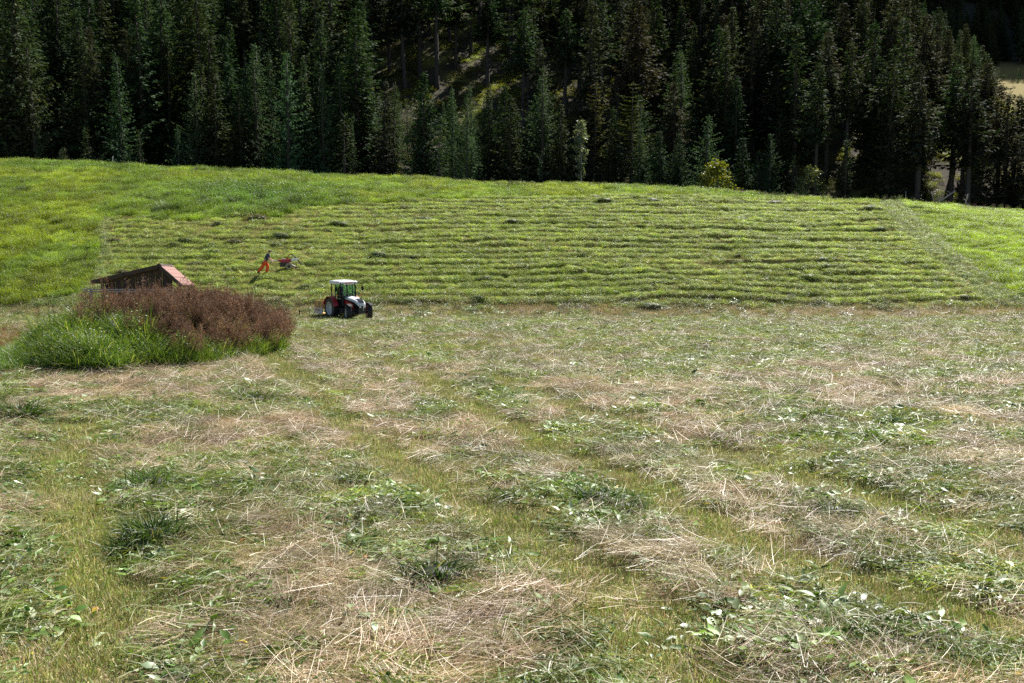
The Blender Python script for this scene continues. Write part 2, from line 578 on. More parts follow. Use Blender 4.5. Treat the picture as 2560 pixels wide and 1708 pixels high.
def disc(n, R, rng):
    r = R * np.sqrt(rng.uniform(0, 1, n)); t = rng.uniform(0, 2 * np.pi, n)
    return r * np.cos(t), r * np.sin(t)

GREEN_CUT = [(.115, .175, .036), (.175, .235, .052), (.28, .31, .11), (.36, .34, .18)]
DRY = [(.50, .38, .255), (.60, .48, .33), (.38, .25, .165), (.34, .31, .14)]
LEAFC = [(.09, .17, .028), (.14, .235, .042), (.28, .36, .17), (.43, .48, .31), (.33, .27, .06)]

def p_stubble(rng, n=80, R=.26, hgt=(.035, .105)):
    x, y = disc(n, R, rng)
    c = palette(n, [(.15, .20, .045), (.25, .28, .085), (.42, .35, .20), (.20, .13, .07), (.60, .50, .34)], [4, 4, 3.5, 1.8, 2.2], rng, .35)
    a = ribbons(np.stack([x, y, np.full(n, -.01)], 1), rng.uniform(0, 6.28, n), rng.uniform(.9, 1.55, n), rng.uniform(-.8, .2, n),
                rng.uniform(*hgt, n) + .01, rng.uniform(.005, .012, n), c, k=2, rng=rng)
    m = n // 5
    x, y = disc(m, R, rng)
    c = palette(m, [(.16, .25, .04), (.45, .36, .22)], [2, 2], rng)
    b = leaves(np.stack([x, y, rng.uniform(.005, .03, m)], 1), rng.uniform(0, 6.28, m), rng.uniform(-.2, .6, m), rng.uniform(-.5, .5, m),
               rng.uniform(.02, .05, m), rng.uniform(.01, .022, m), c, rng=rng)
    return join([a, b])

def p_hay(rng, n=52, R=.30, thick=.085, dirn=None):
    x, y = disc(n, R, rng)
    az = rng.normal(0 if dirn is None else dirn, .55, n) + np.pi * (rng.uniform(0, 1, n) < .4)
    L = rng.uniform(.14, .42, n)
    z = rng.uniform(0.0, thick, n)
    base = np.stack([x - np.cos(az) * L * .5, y - np.sin(az) * L * .5, z], 1)
    c = palette(n, GREEN_CUT, [4, 4, 2.2, 1], rng)
    a = ribbons(base, az, rng.uniform(-.05, .5, n), rng.uniform(-1.1, .1, n), L, rng.uniform(.005, .014, n), c, k=3, rng=rng)
    m = n // 2
    x, y = disc(m, R, rng)
    c2 = palette(m, LEAFC, [4, 4, 1.5, .7, .3], rng)
    b = leaves(np.stack([x, y, rng.uniform(.01, thick * 1.15, m)], 1), rng.uniform(0, 6.28, m), rng.uniform(-.3, .5, m), rng.uniform(-.9, .9, m),
               rng.uniform(.03, .10, m), rng.uniform(.014, .045, m), c2, rng=rng)
    return join([a, b])

def p_straw(rng, n=85, R=.32, thick=.10):
    x, y = disc(n, R, rng)
    az = rng.normal(0, .5, n) + np.pi * (rng.uniform(0, 1, n) < .4)
    L = rng.uniform(.18, .55, n)
    z = rng.uniform(0.005, thick, n)
    base = np.stack([x - np.cos(az) * L * .5, y - np.sin(az) * L * .5, z], 1)
    c = palette(n, DRY, [4, 3, 2, 1.5], rng)
    a = ribbons(base, az, rng.uniform(-.1, .38, n), rng.uniform(-1.0, .5, n), L, rng.uniform(.0022, .0058, n), c, k=4, tip=.5, rng=rng)
    m = n // 4
    x, y = disc(m, R, rng)
    c2 = palette(m, DRY + [(.22, .13, .08)], [3, 2, 2, 2, 1], rng)
    b = leaves(np.stack([x, y, rng.uniform(.01, thick, m)], 1), rng.uniform(0, 6.28, m), rng.uniform(-.3, .5, m), rng.uniform(-.9, .9, m),
               rng.uniform(.02, .05, m), rng.uniform(.008, .02, m), c2, rng=rng)
    return join([a, b])

def p_leaf(rng, n=26, R=.30, thick=.10):
    x, y = disc(n, R, rng)
    L = rng.uniform(.06, .20, n)
    c = palette(n, LEAFC, [4, 4, 1.8, 2.0, .3], rng)
    a = leaves(np.stack([x, y, rng.uniform(.01, thick, n)], 1), rng.uniform(0, 6.28, n), rng.uniform(-.15, .30, n), rng.uniform(-.5, .5, n),
               L, L * rng.uniform(.28, .5, n), c, curl=rng.uniform(-.9, .6, n), fold=rng.uniform(-.3, .5, n), rng=rng)
    m = n
    x, y = disc(m, R, rng)
    c2 = palette(m, GREEN_CUT, [3, 3, 2, 1], rng)
    az = rng.uniform(0, 6.28, m)
    b = ribbons(np.stack([x, y, rng.uniform(.0, thick, m)], 1), az, rng.uniform(-.1, .4, m), rng.uniform(-1, .1, m),
                rng.uniform(.1, .3, m), rng.uniform(.004, .01, m), c2, k=3, rng=rng)
    return join([a, b])

def p_meadow(rng, n=120, R=.36, hh=(.22, .55), cols=None, w=None, lw=1.0):
    cols = cols or [(.085, .143, .022), (.13, .198, .03), (.20, .26, .05), (.33, .35, .15)]
    w = w or [3, 4, 3, .8]
    x, y = disc(n, R, rng)
    az = rng.uniform(0, 6.28, n)
    c = palette(n, cols, w, rng)
    a = ribbons(np.stack([x, y, np.zeros(n)], 1), az, rng.uniform(1.0, 1.55, n), rng.uniform(-1.6, -.2, n),
                rng.uniform(*hh, n), rng.uniform(.007, .015, n) * lw, c, k=4, rng=rng)
    m = n // 2
    x, y = disc(m, R, rng)
    c2 = palette(m, cols, w, rng)
    b = leaves(np.stack([x, y, rng.uniform(hh[0] * .4, hh[1] * .85, m)], 1), rng.uniform(0, 6.28, m), rng.uniform(-.3, .6, m), rng.uniform(-.6, .6, m),
               rng.uniform(.03, .085, m), rng.uniform(.015, .045, m), c2, rng=rng)
    return join([a, b])

def p_long(rng, n=90, R=.34, hh=(.4, 1.05)):
    return p_meadow(rng, n, R, hh, [(.06, .125, .02), (.095, .175, .03), (.14, .23, .05), (.27, .31, .14)], [3, 4, 3, 1.0], lw=1.6)

def p_dock(rng, n=5, hh=(.8, 1.35)):
    parts = []
    for _ in range(n):
        H = rng.uniform(*hh); lean = rng.uniform(0, .25); la = rng.uniform(0, 6.28)
        bx, by = disc(1, .25, rng)
        def pt(t): return np.array([bx[0] + np.cos(la) * lean * t * H, by[0] + np.sin(la) * lean * t * H, t * H])
        c0 = np.array([(.13, .085, .055)])
        ax = ribbons(pt(0)[None], np.array([la]), np.array([1.5 - lean]), np.array([0.0]), np.array([H]), np.array([.014]), c0, k=3, rng=rng)
        parts.append(ax)
        q = 11
        for s in range(q):
            t = rng.uniform(.3, .95)
            o = pt(t); a = rng.uniform(0, 6.28); l = H * (1 - t) * .5 + .10
            parts.append(ribbons(o[None], np.array([a]), np.array([rng.uniform(.7, 1.2)]), np.array([.2]), np.array([l]), np.array([.007]), c0, k=2, rng=rng))
            m = 12
            tt = rng.uniform(.15, 1, m)
            P = o[None] + np.stack([np.cos(a) * .5 * l * tt, np.sin(a) * .5 * l * tt, .85 * l * tt], 1) + rng.normal(0, .015, (m, 3))
            cc = palette(m, [(.15, .085, .055), (.20, .12, .075), (.085, .052, .034), (.29, .19, .12)], [3, 3, 2, 1], rng)
            parts.append(leaves(P, rng.uniform(0, 6.28, m), rng.uniform(-.6, 1.0, m), rng.uniform(-1, 1, m), rng.uniform(.018, .04, m), rng.uniform(.012, .024, m), cc, rng=rng))
    m = 14
    x, y = disc(m, .3, rng)
    cc = palette(m, [(.09, .15, .03), (.16, .20, .05), (.25, .12, .05)], [3, 2, 1.5], rng)
    parts.append(leaves(np.stack([x, y, rng.uniform(.05, .7, m)], 1), rng.uniform(0, 6.28, m), rng.uniform(-.3, .8, m), rng.uniform(-.6, .6, m),
                        rng.uniform(.06, .18, m), rng.uniform(.02, .05, m), cc, rng=rng))
    return join(parts)

PROTO = bpy.data.collections.new('plant_pieces')     # sources for the scatters, not in the scene itself
def protos(name, fn, k, mat, seed, **kw):
    col = bpy.data.collections.new(name)
    for i in range(k):
        rng = np.random.default_rng(seed + i)
        V, F, C = fn(rng, **kw)
        me = mesh_np('%s_%02d' % (name, i), V, F, C, M[mat])
        col.objects.link(bpy.data.objects.new('%s_%02d' % (name, i), me))
    return col

def scatter(name, col, P, R, S, T, idx, label, cat):
    """one stuff object whose pieces are placed by geometry nodes"""
    n = len(P)
    me = bpy.data.meshes.new(name)
    me.vertices.add(n); me.vertices.foreach_set('co', np.asarray(P, np.float32).ravel())
    for an, ty, arr in (('rot', 'FLOAT_VECTOR', R), ('scl', 'FLOAT_VECTOR', S)):
        a = me.attributes.new(an, ty, 'POINT'); a.data.foreach_set('vector', np.asarray(arr, np.float32).ravel())
    a = me.attributes.new('pick', 'INT', 'POINT'); a.data.foreach_set('value', np.asarray(idx, np.int32))
    t4 = np.ones((n, 4), np.float32); t4[:, :3] = T
    a = me.attributes.new('tint', 'FLOAT_COLOR', 'POINT'); a.data.foreach_set('color', t4.ravel())
    o = obj(name, me)
    tag(o, label, cat, kind='stuff')
    g = bpy.data.node_groups.new(name + '_nodes', 'GeometryNodeTree')
    g.interface.new_socket('Geometry', in_out='INPUT', socket_type='NodeSocketGeometry')
    g.interface.new_socket('Geometry', in_out='OUTPUT', socket_type='NodeSocketGeometry')
    gi = g.nodes.new('NodeGroupInput'); go = g.nodes.new('NodeGroupOutput')
    ip = g.nodes.new('GeometryNodeInstanceOnPoints')
    ci = g.nodes.new('GeometryNodeCollectionInfo')
    ci.inputs['Collection'].default_value = col
    ci.inputs['Separate Children'].default_value = True
    ci.inputs['Reset Children'].default_value = True
    def named(nm, ty):
        q = g.nodes.new('GeometryNodeInputNamedAttribute'); q.data_type = ty; q.inputs['Name'].default_value = nm
        return q.outputs['Attribute']
    L = g.links.new
    e2r = g.nodes.new('FunctionNodeEulerToRotation')
    L(named('rot', 'FLOAT_VECTOR'), e2r.inputs[0])
    L(gi.outputs[0], ip.inputs['Points']); L(ci.outputs[0], ip.inputs['Instance'])
    ip.inputs['Pick Instance'].default_value = True
    L(named('pick', 'INT'), ip.inputs['Instance Index'])
    L(e2r.outputs[0], ip.inputs['Rotation'])
    L(named('scl', 'FLOAT_VECTOR'), ip.inputs['Scale'])
    L(ip.outputs[0], go.inputs[0])
    md = o.modifiers.new('scatter', 'NODES'); md.node_group = g
    return o

def spread(y0, y1, per_m2, rng, half=0.60, pad=4.0):
    """random ground points over the strip the camera looks at, a little wider than the frame"""
    W1 = half * y1 + pad
    n = int(2 * W1 * (y1 - y0) * per_m2)
    x = rng.uniform(-W1, W1, n); y = rng.uniform(y0, y1, n)
    k = np.abs(x) < half * y + pad
    return x[k], y[k]

# ------------------------------------------------------------------ the ground: one sheet to the far slopes
def build_ground():
    xs = np.concatenate([np.linspace(-700, -110, 40), np.linspace(-105, -72, 18), np.arange(-70, 70.01, .3), np.linspace(72, 120, 25), np.linspace(125, 700, 60)])
    ys = np.concatenate([np.arange(-40, 6, 4.), np.arange(6, 34, .13), np.arange(34, 69, .25), np.arange(69, 120, .125), np.arange(120, 250, 2.), np.arange(250, 900.1, 10)])
    X, Y = np.meshgrid(xs, ys)
    x, y = X.ravel(), Y.ravel()
    d = zones(x, y)
    z = ground(x, y, d)
    ny, nx = X.shape
    i = np.arange(ny * nx).reshape(ny, nx)
    F = np.stack([i[:-1, :-1], i[:-1, 1:], i[1:, 1:], i[1:, :-1]], -1).reshape(-1, 4)
    def c(r, g, b): return np.array([[r, g, b]])
    C = np.repeat(c(.27, .215, .11), len(x), 0)
    def mix(w, col):
        nonlocal C
        C = C + (col - C) * np.clip(w, 0, 1)[:, None]
    mix(fbm(x / 2.5, y / 2.5, 51) * .9, c(.17, .165, .06))
    mix(d['lane'], c(.24, .215, .115))
    mix(d['hill'], c(.17, .175, .045))
    mix(d['hill'] * sstep(.45, .7, fbm(x / 6, y / 3, 52)), c(.27, .23, .085))
    mix(d['track'] * .9, c(.24, .19, .12))
    mix(d['unmown'] * 1., c(.085, .11, .02))
    mix((d['mound'] < .95) * 1., c(.035, .032, .018))  # mound soil, coloured extra dark to paint shade between the plants
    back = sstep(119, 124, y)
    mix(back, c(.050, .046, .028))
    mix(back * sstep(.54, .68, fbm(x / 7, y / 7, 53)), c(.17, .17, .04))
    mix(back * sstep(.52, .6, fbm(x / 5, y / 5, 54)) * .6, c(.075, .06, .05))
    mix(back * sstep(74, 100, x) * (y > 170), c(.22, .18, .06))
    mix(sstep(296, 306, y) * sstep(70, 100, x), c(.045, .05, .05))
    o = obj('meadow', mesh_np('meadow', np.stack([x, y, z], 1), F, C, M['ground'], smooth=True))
    tag(o, 'sloping hay meadow with pale mown stubble rising to a wooded mountainside', 'meadow', kind='structure')
    return o
MEADOW = build_ground()

# ------------------------------------------------------------------ what lies and grows on it
K_ST = protos('stubble_piece', p_stubble, 4, 'stubble', 100)
K_HAY = protos('hay_piece', p_hay, 6, 'hay', 200)
K_STRAW = protos('straw_piece', p_straw, 5, 'straw', 300)
K_LEAF = protos('leaf_piece', p_leaf, 6, 'leaf', 400)
K_MEAD = protos('grass_piece', p_meadow, 6, 'meadow', 500)
K_LONG = protos('long_grass_piece', p_long, 5, 'meadow', 600)
K_DOCK = protos('dock_piece', p_dock, 6, 'weed', 700)

def normals_rot(x, y, rng, tilt=.15, spin=None):
    n = len(x)
    e = .4
    zx = (h0(x + e, y) - h0(x - e, y)) / (2 * e); zy = (h0(x, y + e) - h0(x, y - e)) / (2 * e)
    az = rng.uniform(0, 6.283, n) if spin is None else spin
    rx = np.arctan(zy) + rng.normal(0, tilt, n); ry = -np.arctan(zx) + rng.normal(0, tilt, n)
    # euler XYZ applies X, then Y, then Z; spin is folded into the piece first by turning the slope into its frame
    c, s = np.cos(-az), np.sin(-az)
    return np.stack([rx * c - ry * s, rx * s + ry * c, az], 1)

def gauss(px, py, cx, cy, sx, sy):
    return np.exp(-((px - cx * 1.0894) / (sx * 1.0894)) ** 2 - ((py - cy * 1.0894) / (sy * 1.0894)) ** 2)

acc = {k: [] for k in ('stubble', 'hay', 'straw', 'leaf', 'hillhay', 'hillstubble', 'grass')}
def keep(key, x, y, z, rot, s, tint, k):
    n = len(x)
    s = np.asarray(s)
    if s.ndim == 1: s = np.stack([s, s, s], 1)
    t = np.asarray(tint, float)
    if t.ndim == 1 and len(t) == 3: t = np.repeat(t[None], n, 0)
    acc[key].append((np.stack([x, y, z], 1), rot, s, t, RNG.integers(0, k, n)))

def near_field(y0, y1, dens, sc, seed):
    rng = np.random.default_rng(seed)
    # stubble everywhere
    x, y = spread(y0, y1, dens * 1.0, rng)
    d = zones(x, y); z = ground(x, y, d)
    ok = ~d['unmown'] & (d['mound'] > .93) & (y < 73)
    g = .8 + .5 * vnoise(x / 1.5, y / 1.5, 61)
    dry = fbm(x / 2.2, y / 2.2, 62)
    t = np.stack([g * (1.05 + .15 * dry), g * (1.05 + .05 * dry), g * (1.0 + .25 * dry)], 1)
    yl = gauss(d['px'], d['py'], 200, 1300, 90, 300)[:, None]
    t = t * (1 - yl * np.array([[.05, -.08, .40]]))
    trk = d['track'][:, None]; t = t * (1 + trk * np.array([[.0, -.12, .0]]))
    keep('stubble', x[ok], y[ok], z[ok], normals_rot(x[ok], y[ok], rng, .05), sc * rng.uniform(.8, 1.3, ok.sum()), t[ok], 4)
    if y0 < 30:      # the bare lanes show their stubble plainly
        x, y = spread(y0, y1, dens * 1.8, rng)
        d = zones(x, y)
        ok = (d['lane'] > .35) & (d['mound'] > .93)
        x, y = x[ok], y[ok]; d = {kk: v[ok] for kk, v in d.items()}
        g = rng.uniform(.8, 1.35, len(x)) * (.8 + .4 * vnoise(x * 1.5, y * 1.5, 161))
        dr = vnoise(x / .7, y / .7, 162)
        keep('stubble', x, y, ground(x, y, d), normals_rot(x, y, rng, .08), sc * rng.uniform(.8, 1.3, len(x)), np.stack([g * (1.12 + .2 * dr), g * (1.2 + .1 * dr), g * (1.0 + .5 * dr)], 1), 4)
    # cut grass, straw and leaves in the swaths
    for key, k, mul, sd in (('hay', 6, 1.0, 1), ('straw', 5, .95, 2), ('leaf', 6, .75, 3)):
        x, y = spread(y0, y1, dens * mul, rng)
        d = zones(x, y)
        px, py = d['px'], d['py']
        pat = fbm(x / 1.7, y / 2.3, 63)
        straw = sstep(.40, .62, pat)
        g1 = gauss(px, py, 1180, 1440, 260, 110) + gauss(px, py, 650, 1330, 160, 180) + .8 * gauss(px, py, 560, 860, 380, 45) + .7 * gauss(px, py, 900, 790, 500, 25)
        g2 = gauss(px, py, 1850, 1440, 200, 90) + gauss(px, py, 1330, 1170, 170, 60) + gauss(px, py, 80, 1420, 130, 150) + gauss(px, py, 60, 1100, 110, 110) \
            + gauss(px, py, 340, 1130, 130, 45) + gauss(px, py, 1960, 1100, 180, 60) + gauss(px, py, 2280, 1360, 110, 70) + gauss(px, py, 880, 1180, 150, 50)
        straw = np.clip(straw + g1 - 1.2 * g2, 0, 1)
        far = sstep(22, 50, y)
        leafw = sstep(.46, .66, fbm(x / .9, y / 1.2, 64)) * (1 - straw * .8)
        leafw = np.clip(leafw + g2, 0, 1)
        cover = (1 - .95 * d['lane']) * (.45 + .55 * sstep(.3, .5, fbm(x / 1.1, y / 1.1, 65)))
        if key == 'hay': p = cover * np.clip(1.05 - .75 * straw, .1, 1)
        elif key == 'straw': p = cover * np.clip(.25 + .9 * straw, 0, 1) * (1 - .45 * far)
        else: p = cover * np.clip(.06 + .9 * leafw, 0, 1) * (1 - .35 * far)
        p = p * (1 - .72 * np.clip(d['track'] * 1.2, 0, 1)) * (1 - .25 * sstep(60, 68, y))
        ok = (rng.uniform(0, 1, len(x)) < p) & ~d['unmown'] & (d['mound'] > .97) & (y < 72.5)
        x, y = x[ok], y[ok]
        dd = {kk: v[ok] for kk, v in d.items()}
        z = ground(x, y, dd)
        n = len(x)
        g = (.55 + .75 * vnoise(x / .7, y / .7, 66 + sd)) * rng.uniform(.8, 1.2, n)
        t = np.stack([g, g, g], 1)
        if key == 'hay':
            pale = sstep(.45, .7, fbm(x / 1.3, y / 1.3, 69))[:, None] * .55 + .10 * sstep(25, 60, y)[:, None]
            t = t * (1 + pale * np.array([[.55, .30, .45]]))
        if key == 'straw':
            gr = sstep(.5, .75, fbm(x / 3, y / 3, 70))[:, None]
            t = t * (1 - gr * np.array([[.25, .15, .3]])) * (1 - sstep(25, 60, y)[:, None] * np.array([[.40, .38, .48]]))
        spin = rng.normal(.5, 1.0, n)
        sz = (min(sc, 1.25) if key != 'hay' else min(sc, 1.4)) * rng.uniform(.75, 1.3, n)
        zs = np.stack([sz, sz, sz * rng.uniform(.6, 1.15, n)], 1)
        keep(key, x, y, z - .01, normals_rot(x, y, rng, .16, spin), zs, t, k)

near_field(7.0, 20, 15, 1.0, 1001)
near_field(20, 38, 9.5, 1.25, 1002)
near_field(38, 73.5, 6.5, 1.6, 1003)

def hill_cover():
    rng = np.random.default_rng(1010)
    x, y = spread(69, 119, 4.6, rng, .56, 3)
    d = zones(x, y)
    ok = (d['hill'] > .3)
    x, y = x[ok], y[ok]; d = {k: v[ok] for k, v in d.items()}
    z = ground(x, y, d)
    n = len(x)
    g = .75 + .5 * vnoise(x / 1.2, y / 1.2, 81)
    br = sstep(.42, .62, fbm(x / 5, y / 2.5, 82)) * .6 + .8 * d['track']
    t = np.stack([g * (.86 + .24 * br), g * (1.06 - .14 * br), g * (.66 + .35 * br)], 1)
    s = 1.9 * rng.uniform(.8, 1.3, n)
    keep('hillstubble', x, y, z, normals_rot(x, y, rng, .05), np.stack([s, s, s * .8], 1), t, 4)
    x, y = spread(69, 119, 19, rng, .56, 3)
    d = zones(x, y)
    r, lump = ridge_of(d, x, y)
    p = np.clip(.02 + 1.15 * r ** 1.5 + .5 * lump * r + .35 * lump * sstep(1150, 700, d['px']) + .30 * d['head'], 0, 1) * (1 - .8 * np.clip(d['track'] * 1.2, 0, 1)) * sstep(.14, .34, fbm(x / 2.2, y / 1.1, 85))
    bare = gauss(d['px'], d['py'], 1680, 610, 160, 14) + gauss(d['px'], d['py'], 560, 560, 200, 18) * .6
    p = p * (1 - np.clip(bare, 0, 1) * .8)
    ok = (d['hill'] > .2) & (rng.uniform(0, 1, len(x)) < p)
    x, y = x[ok], y[ok]; d = {k: v[ok] for k, v in d.items()}
    z = ground(x, y, d)
    n = len(x)
    g = (.75 + .6 * vnoise(x / .9, y / .9, 83)) * rng.uniform(.85, 1.15, n)
    pale = (.2 + .5 * rng.uniform(0, 1, n) + .2 * d['head'] + .2 * sstep(1600, 2400, d['px']))[:, None]
    t = np.stack([g * 1.32, g * 1.30, g * .85], 1) * (1 - d['head'][:, None] * np.array([[.25, .25, -.25]])) * (1 + pale * np.array([[.55, .45, .9]]))
    s = 1.15 * rng.uniform(.75, 1.35, n)
    spin = rng.normal(0, .5, n)
    keep('hillhay', x, y, z - .02, normals_rot(x, y, rng, .18, spin), np.stack([s, s, s * rng.uniform(.7, 1.4, n)], 1), t, 6)
hill_cover()

def standing():
    rng = np.random.default_rng(1020)
    x, y = spread(60, 123, 8.0, rng, .56, 3)
    d = zones(x, y)
    ok = d['unmown'] & ((y < 119) | (rng.uniform(0, 1, len(x)) < .4))
    x, y = x[ok], y[ok]; d = {k: v[ok] for k, v in d.items()}
    z = ground(x, y, d)
    n = len(x)
    big = fbm(x / 4.5, y / 4.5, 91); fine = vnoise(x / .9, y / .9, 92)
    g = (.55 + .85 * fine * (.4 + .6 * vnoise(x / 2.3, y / 2.3, 94) * 1.6)) * rng.uniform(.8, 1.2, n)
    yel = sstep(.45, .65, big) * (~d['right'])
    rt = d['right'] * 1.0
    t = np.stack([g * (1.08 + .28 * yel + .52 * rt), g * (1.22 + .12 * yel + .48 * rt), g * (1.0 - .1 * yel)], 1)
    weedy = gauss(d['px'], d['py'], 600, 450, 190, 45) + gauss(d['px'], d['py'], 250, 385, 500, 14) * .5
    w = np.clip(weedy, 0, 1)
    t = t * (1 - w[:, None] * np.array([[.42, .26, -.25]]))
    s = rng.uniform(.8, 1.25, n) * (1 + .55 * w * rng.uniform(.4, 1.3, n)) * (.85 + .4 * sstep(.35, .7, fbm(x / 1.6, y / 1.6, 93)))
    low = (d['right'] * .22 + .12 * sstep(1500, 2000, d['px']))
    sz = s * (1.0 - low)
    keep('grass', x, y, z - .02, np.stack([rng.normal(0, .12, n), rng.normal(0, .12, n), rng.uniform(0, 6.28, n)], 1), np.stack([s, s, sz], 1), t, 6)
standing()

def flush(key, name, col, label, cat):
    P, R, S, T, I = (np.concatenate([a[i] for a in acc[key]]) for i in range(5))
    return scatter(name, col, P, R, S, T, I, label, cat)
flush('stubble', 'stubble', K_ST, 'short yellow-green stubble left on the mown field in front', 'stubble')
flush('hay', 'cut_grass', K_HAY, 'cut green grass lying in swaths over the field in front', 'hay')
flush('straw', 'dry_hay', K_STRAW, 'dry pinkish straw and stems spread over the field in front', 'hay')
flush('leaf', 'cut_leaves', K_LEAF, 'cut broad weed leaves mixed into the hay in front', 'leaves')
flush('hillstubble', 'slope_stubble', K_ST, 'short brownish stubble between the rows on the mown slope', 'stubble')
flush('hillhay', 'slope_hay', K_HAY, 'cut green grass in level rows across the mown slope', 'hay')
flush('grass', 'standing_grass', K_MEAD, 'uncut bright green grass standing around the mown slope', 'grass')

# the overgrown mound in front of the hut
def mound_cover():
    rng = np.random.default_rng(1030)
    mx, my, rx, ry, mh = MOUND
    n = 4200
    t = rng.uniform(0, 6.283, n); r = np.sqrt(rng.uniform(0, 1, n)) * 1.06
    x = mx + np.cos(t) * r * (rx + .3); y = my - .3 + np.sin(t) * r * (ry + .6)
    r = r + .10 * (vnoise(x / 1.1, y / 1.1, 95) - .5)
    k = (r < 1.02) & ((vnoise(x / .9, y / .9, 195) > .36) | (r > .86))
    x, y, r = x[k], y[k], r[k]
    z = h0(x, y)
    px, py = project(x, y, z)
    lim = 832 + 55 * sstep(250, 430, px) + 60 * (fbm(x / 1.0, y / 1.0, 96) - .5)
    brown = sstep(45, -45, py - lim) * (.55 + .45 * sstep(180, 380, px))
    isb = rng.uniform(0, 1, len(x)) < brown * .52
    acc['mg'] = []; acc['mb'] = []
    q = 900                      # a low green skirt on the left of the mound
    qx = rng.uniform(-22, -13, q); qy = rng.uniform(31.5, 38.5, q)
    kk = (np.hypot((qx + 16.6) / 5.2, (qy - 35.0) / 3.2) + .25 * (vnoise(qx, qy, 198) - .5) < 1) & (np.hypot((qx - mx) / (rx + .3), (qy - my + .3) / (ry + .6)) > .8)
    qx, qy = qx[kk], qy[kk]; q = len(qx)
    gq = rng.uniform(.8, 1.3, q)
    keep('mg', qx, qy, ground(qx, qy) - .02, np.stack([rng.normal(0, .2, q), rng.normal(0, .2, q), rng.uniform(0, 6.28, q)], 1), rng.uniform(.35, .7, q), np.stack([gq, gq * 1.1, gq], 1), 5)
    a = ~isb
    n = a.sum()
    g = (.75 + .5 * vnoise(x[a] / .8, y[a] / .8, 97)) * rng.uniform(.8, 1.2, n)
    dk = sstep(.35, .8, brown[a])
    tint = np.stack([g * (1 + .45 * dk), g * (1 - .05 * dk), g], 1)
    s = rng.uniform(.5, 1.2, n) * (.7 + .4 * sstep(1.0, .7, r[a])) * (1 - .3 * dk) * (.7 + .7 * vnoise(x[a] / 1.0, y[a] / 1.0, 197))
    keep('mg', x[a], y[a], z[a] - .02, np.stack([rng.normal(0, .2, n), rng.normal(0, .2, n), rng.uniform(0, 6.28, n)], 1), s, tint, 5)
    a = isb
    n = a.sum()
    g = rng.uniform(.75, 1.3, n)
    s = rng.uniform(.6, 1.2, n) * np.where(rng.uniform(0, 1, n) < .12, 1.35, 1)
    keep('mb', x[a], y[a], z[a] - .02, np.stack([rng.normal(0, .15, n), rng.normal(0, .15, n), rng.uniform(0, 6.28, n)], 1), s, np.stack([g, g, g], 1), 6)
    # tall dry stalks behind, against the hut
    n = 150
    x = rng.uniform(-18.0, -14.9, n); y = rng.uniform(41.5, 45.0, n)
    z = h0(x, y)
    g = rng.uniform(.6, 1.0, n)
    keep('mb', x, y, z, np.stack([rng.normal(0, .1, n), rng.normal(0, .1, n), rng.uniform(0, 6.28, n)], 1), rng.uniform(1.1, 1.6, n), np.stack([g, g * .9, g * .85], 1), 6)
    # dry weeds at the left edge of the field
    n = 260
    x = rng.uniform(-29, -19.5, n); y = rng.uniform(42, 55, n)
    z = h0(x, y)
    g = rng.uniform(1.0, 1.7, n)
    s = rng.uniform(.35, .6, n)
    keep('mb', x, y, z, np.stack([rng.normal(0, .1, n), rng.normal(0, .1, n), rng.uniform(0, 6.28, n)], 1), s, np.stack([g * 1.2, g * 1.15, g * .9], 1), 6)
mound_cover()
flush('mg', 'long_grass', K_LONG, 'long arching green grass overgrowing the mound before the hut', 'grass')
flush('mb', 'dry_dock', K_DOCK, 'rust brown seeding dock stalks massed on the mound', 'weeds')

# ------------------------------------------------------------------ the forest
def cards(P, D, L, Wd, cols, rng, sag=.0, flat=None):
    """needle sprays: narrow pointed quads from P along D"""
    n = len(P)
    r = unit(rng.normal(0, 1, (n, 3)))
    if flat is not None:
        r = np.array([0, 0, 1.0]) + flat * r
    S = unit(np.cross(D, r)) * (Wd * .5)[:, None]
    mid = P + D * (L * .45)[:, None]
    end = P + D * L[:, None]; end[:, 2] -= sag * L
    V = np.stack([P, mid - S, end, mid + S], 1).reshape(-1, 3)
    F = np.arange(4 * n).reshape(n, 4)
    return V, F, np.repeat(cols, 4, 0)

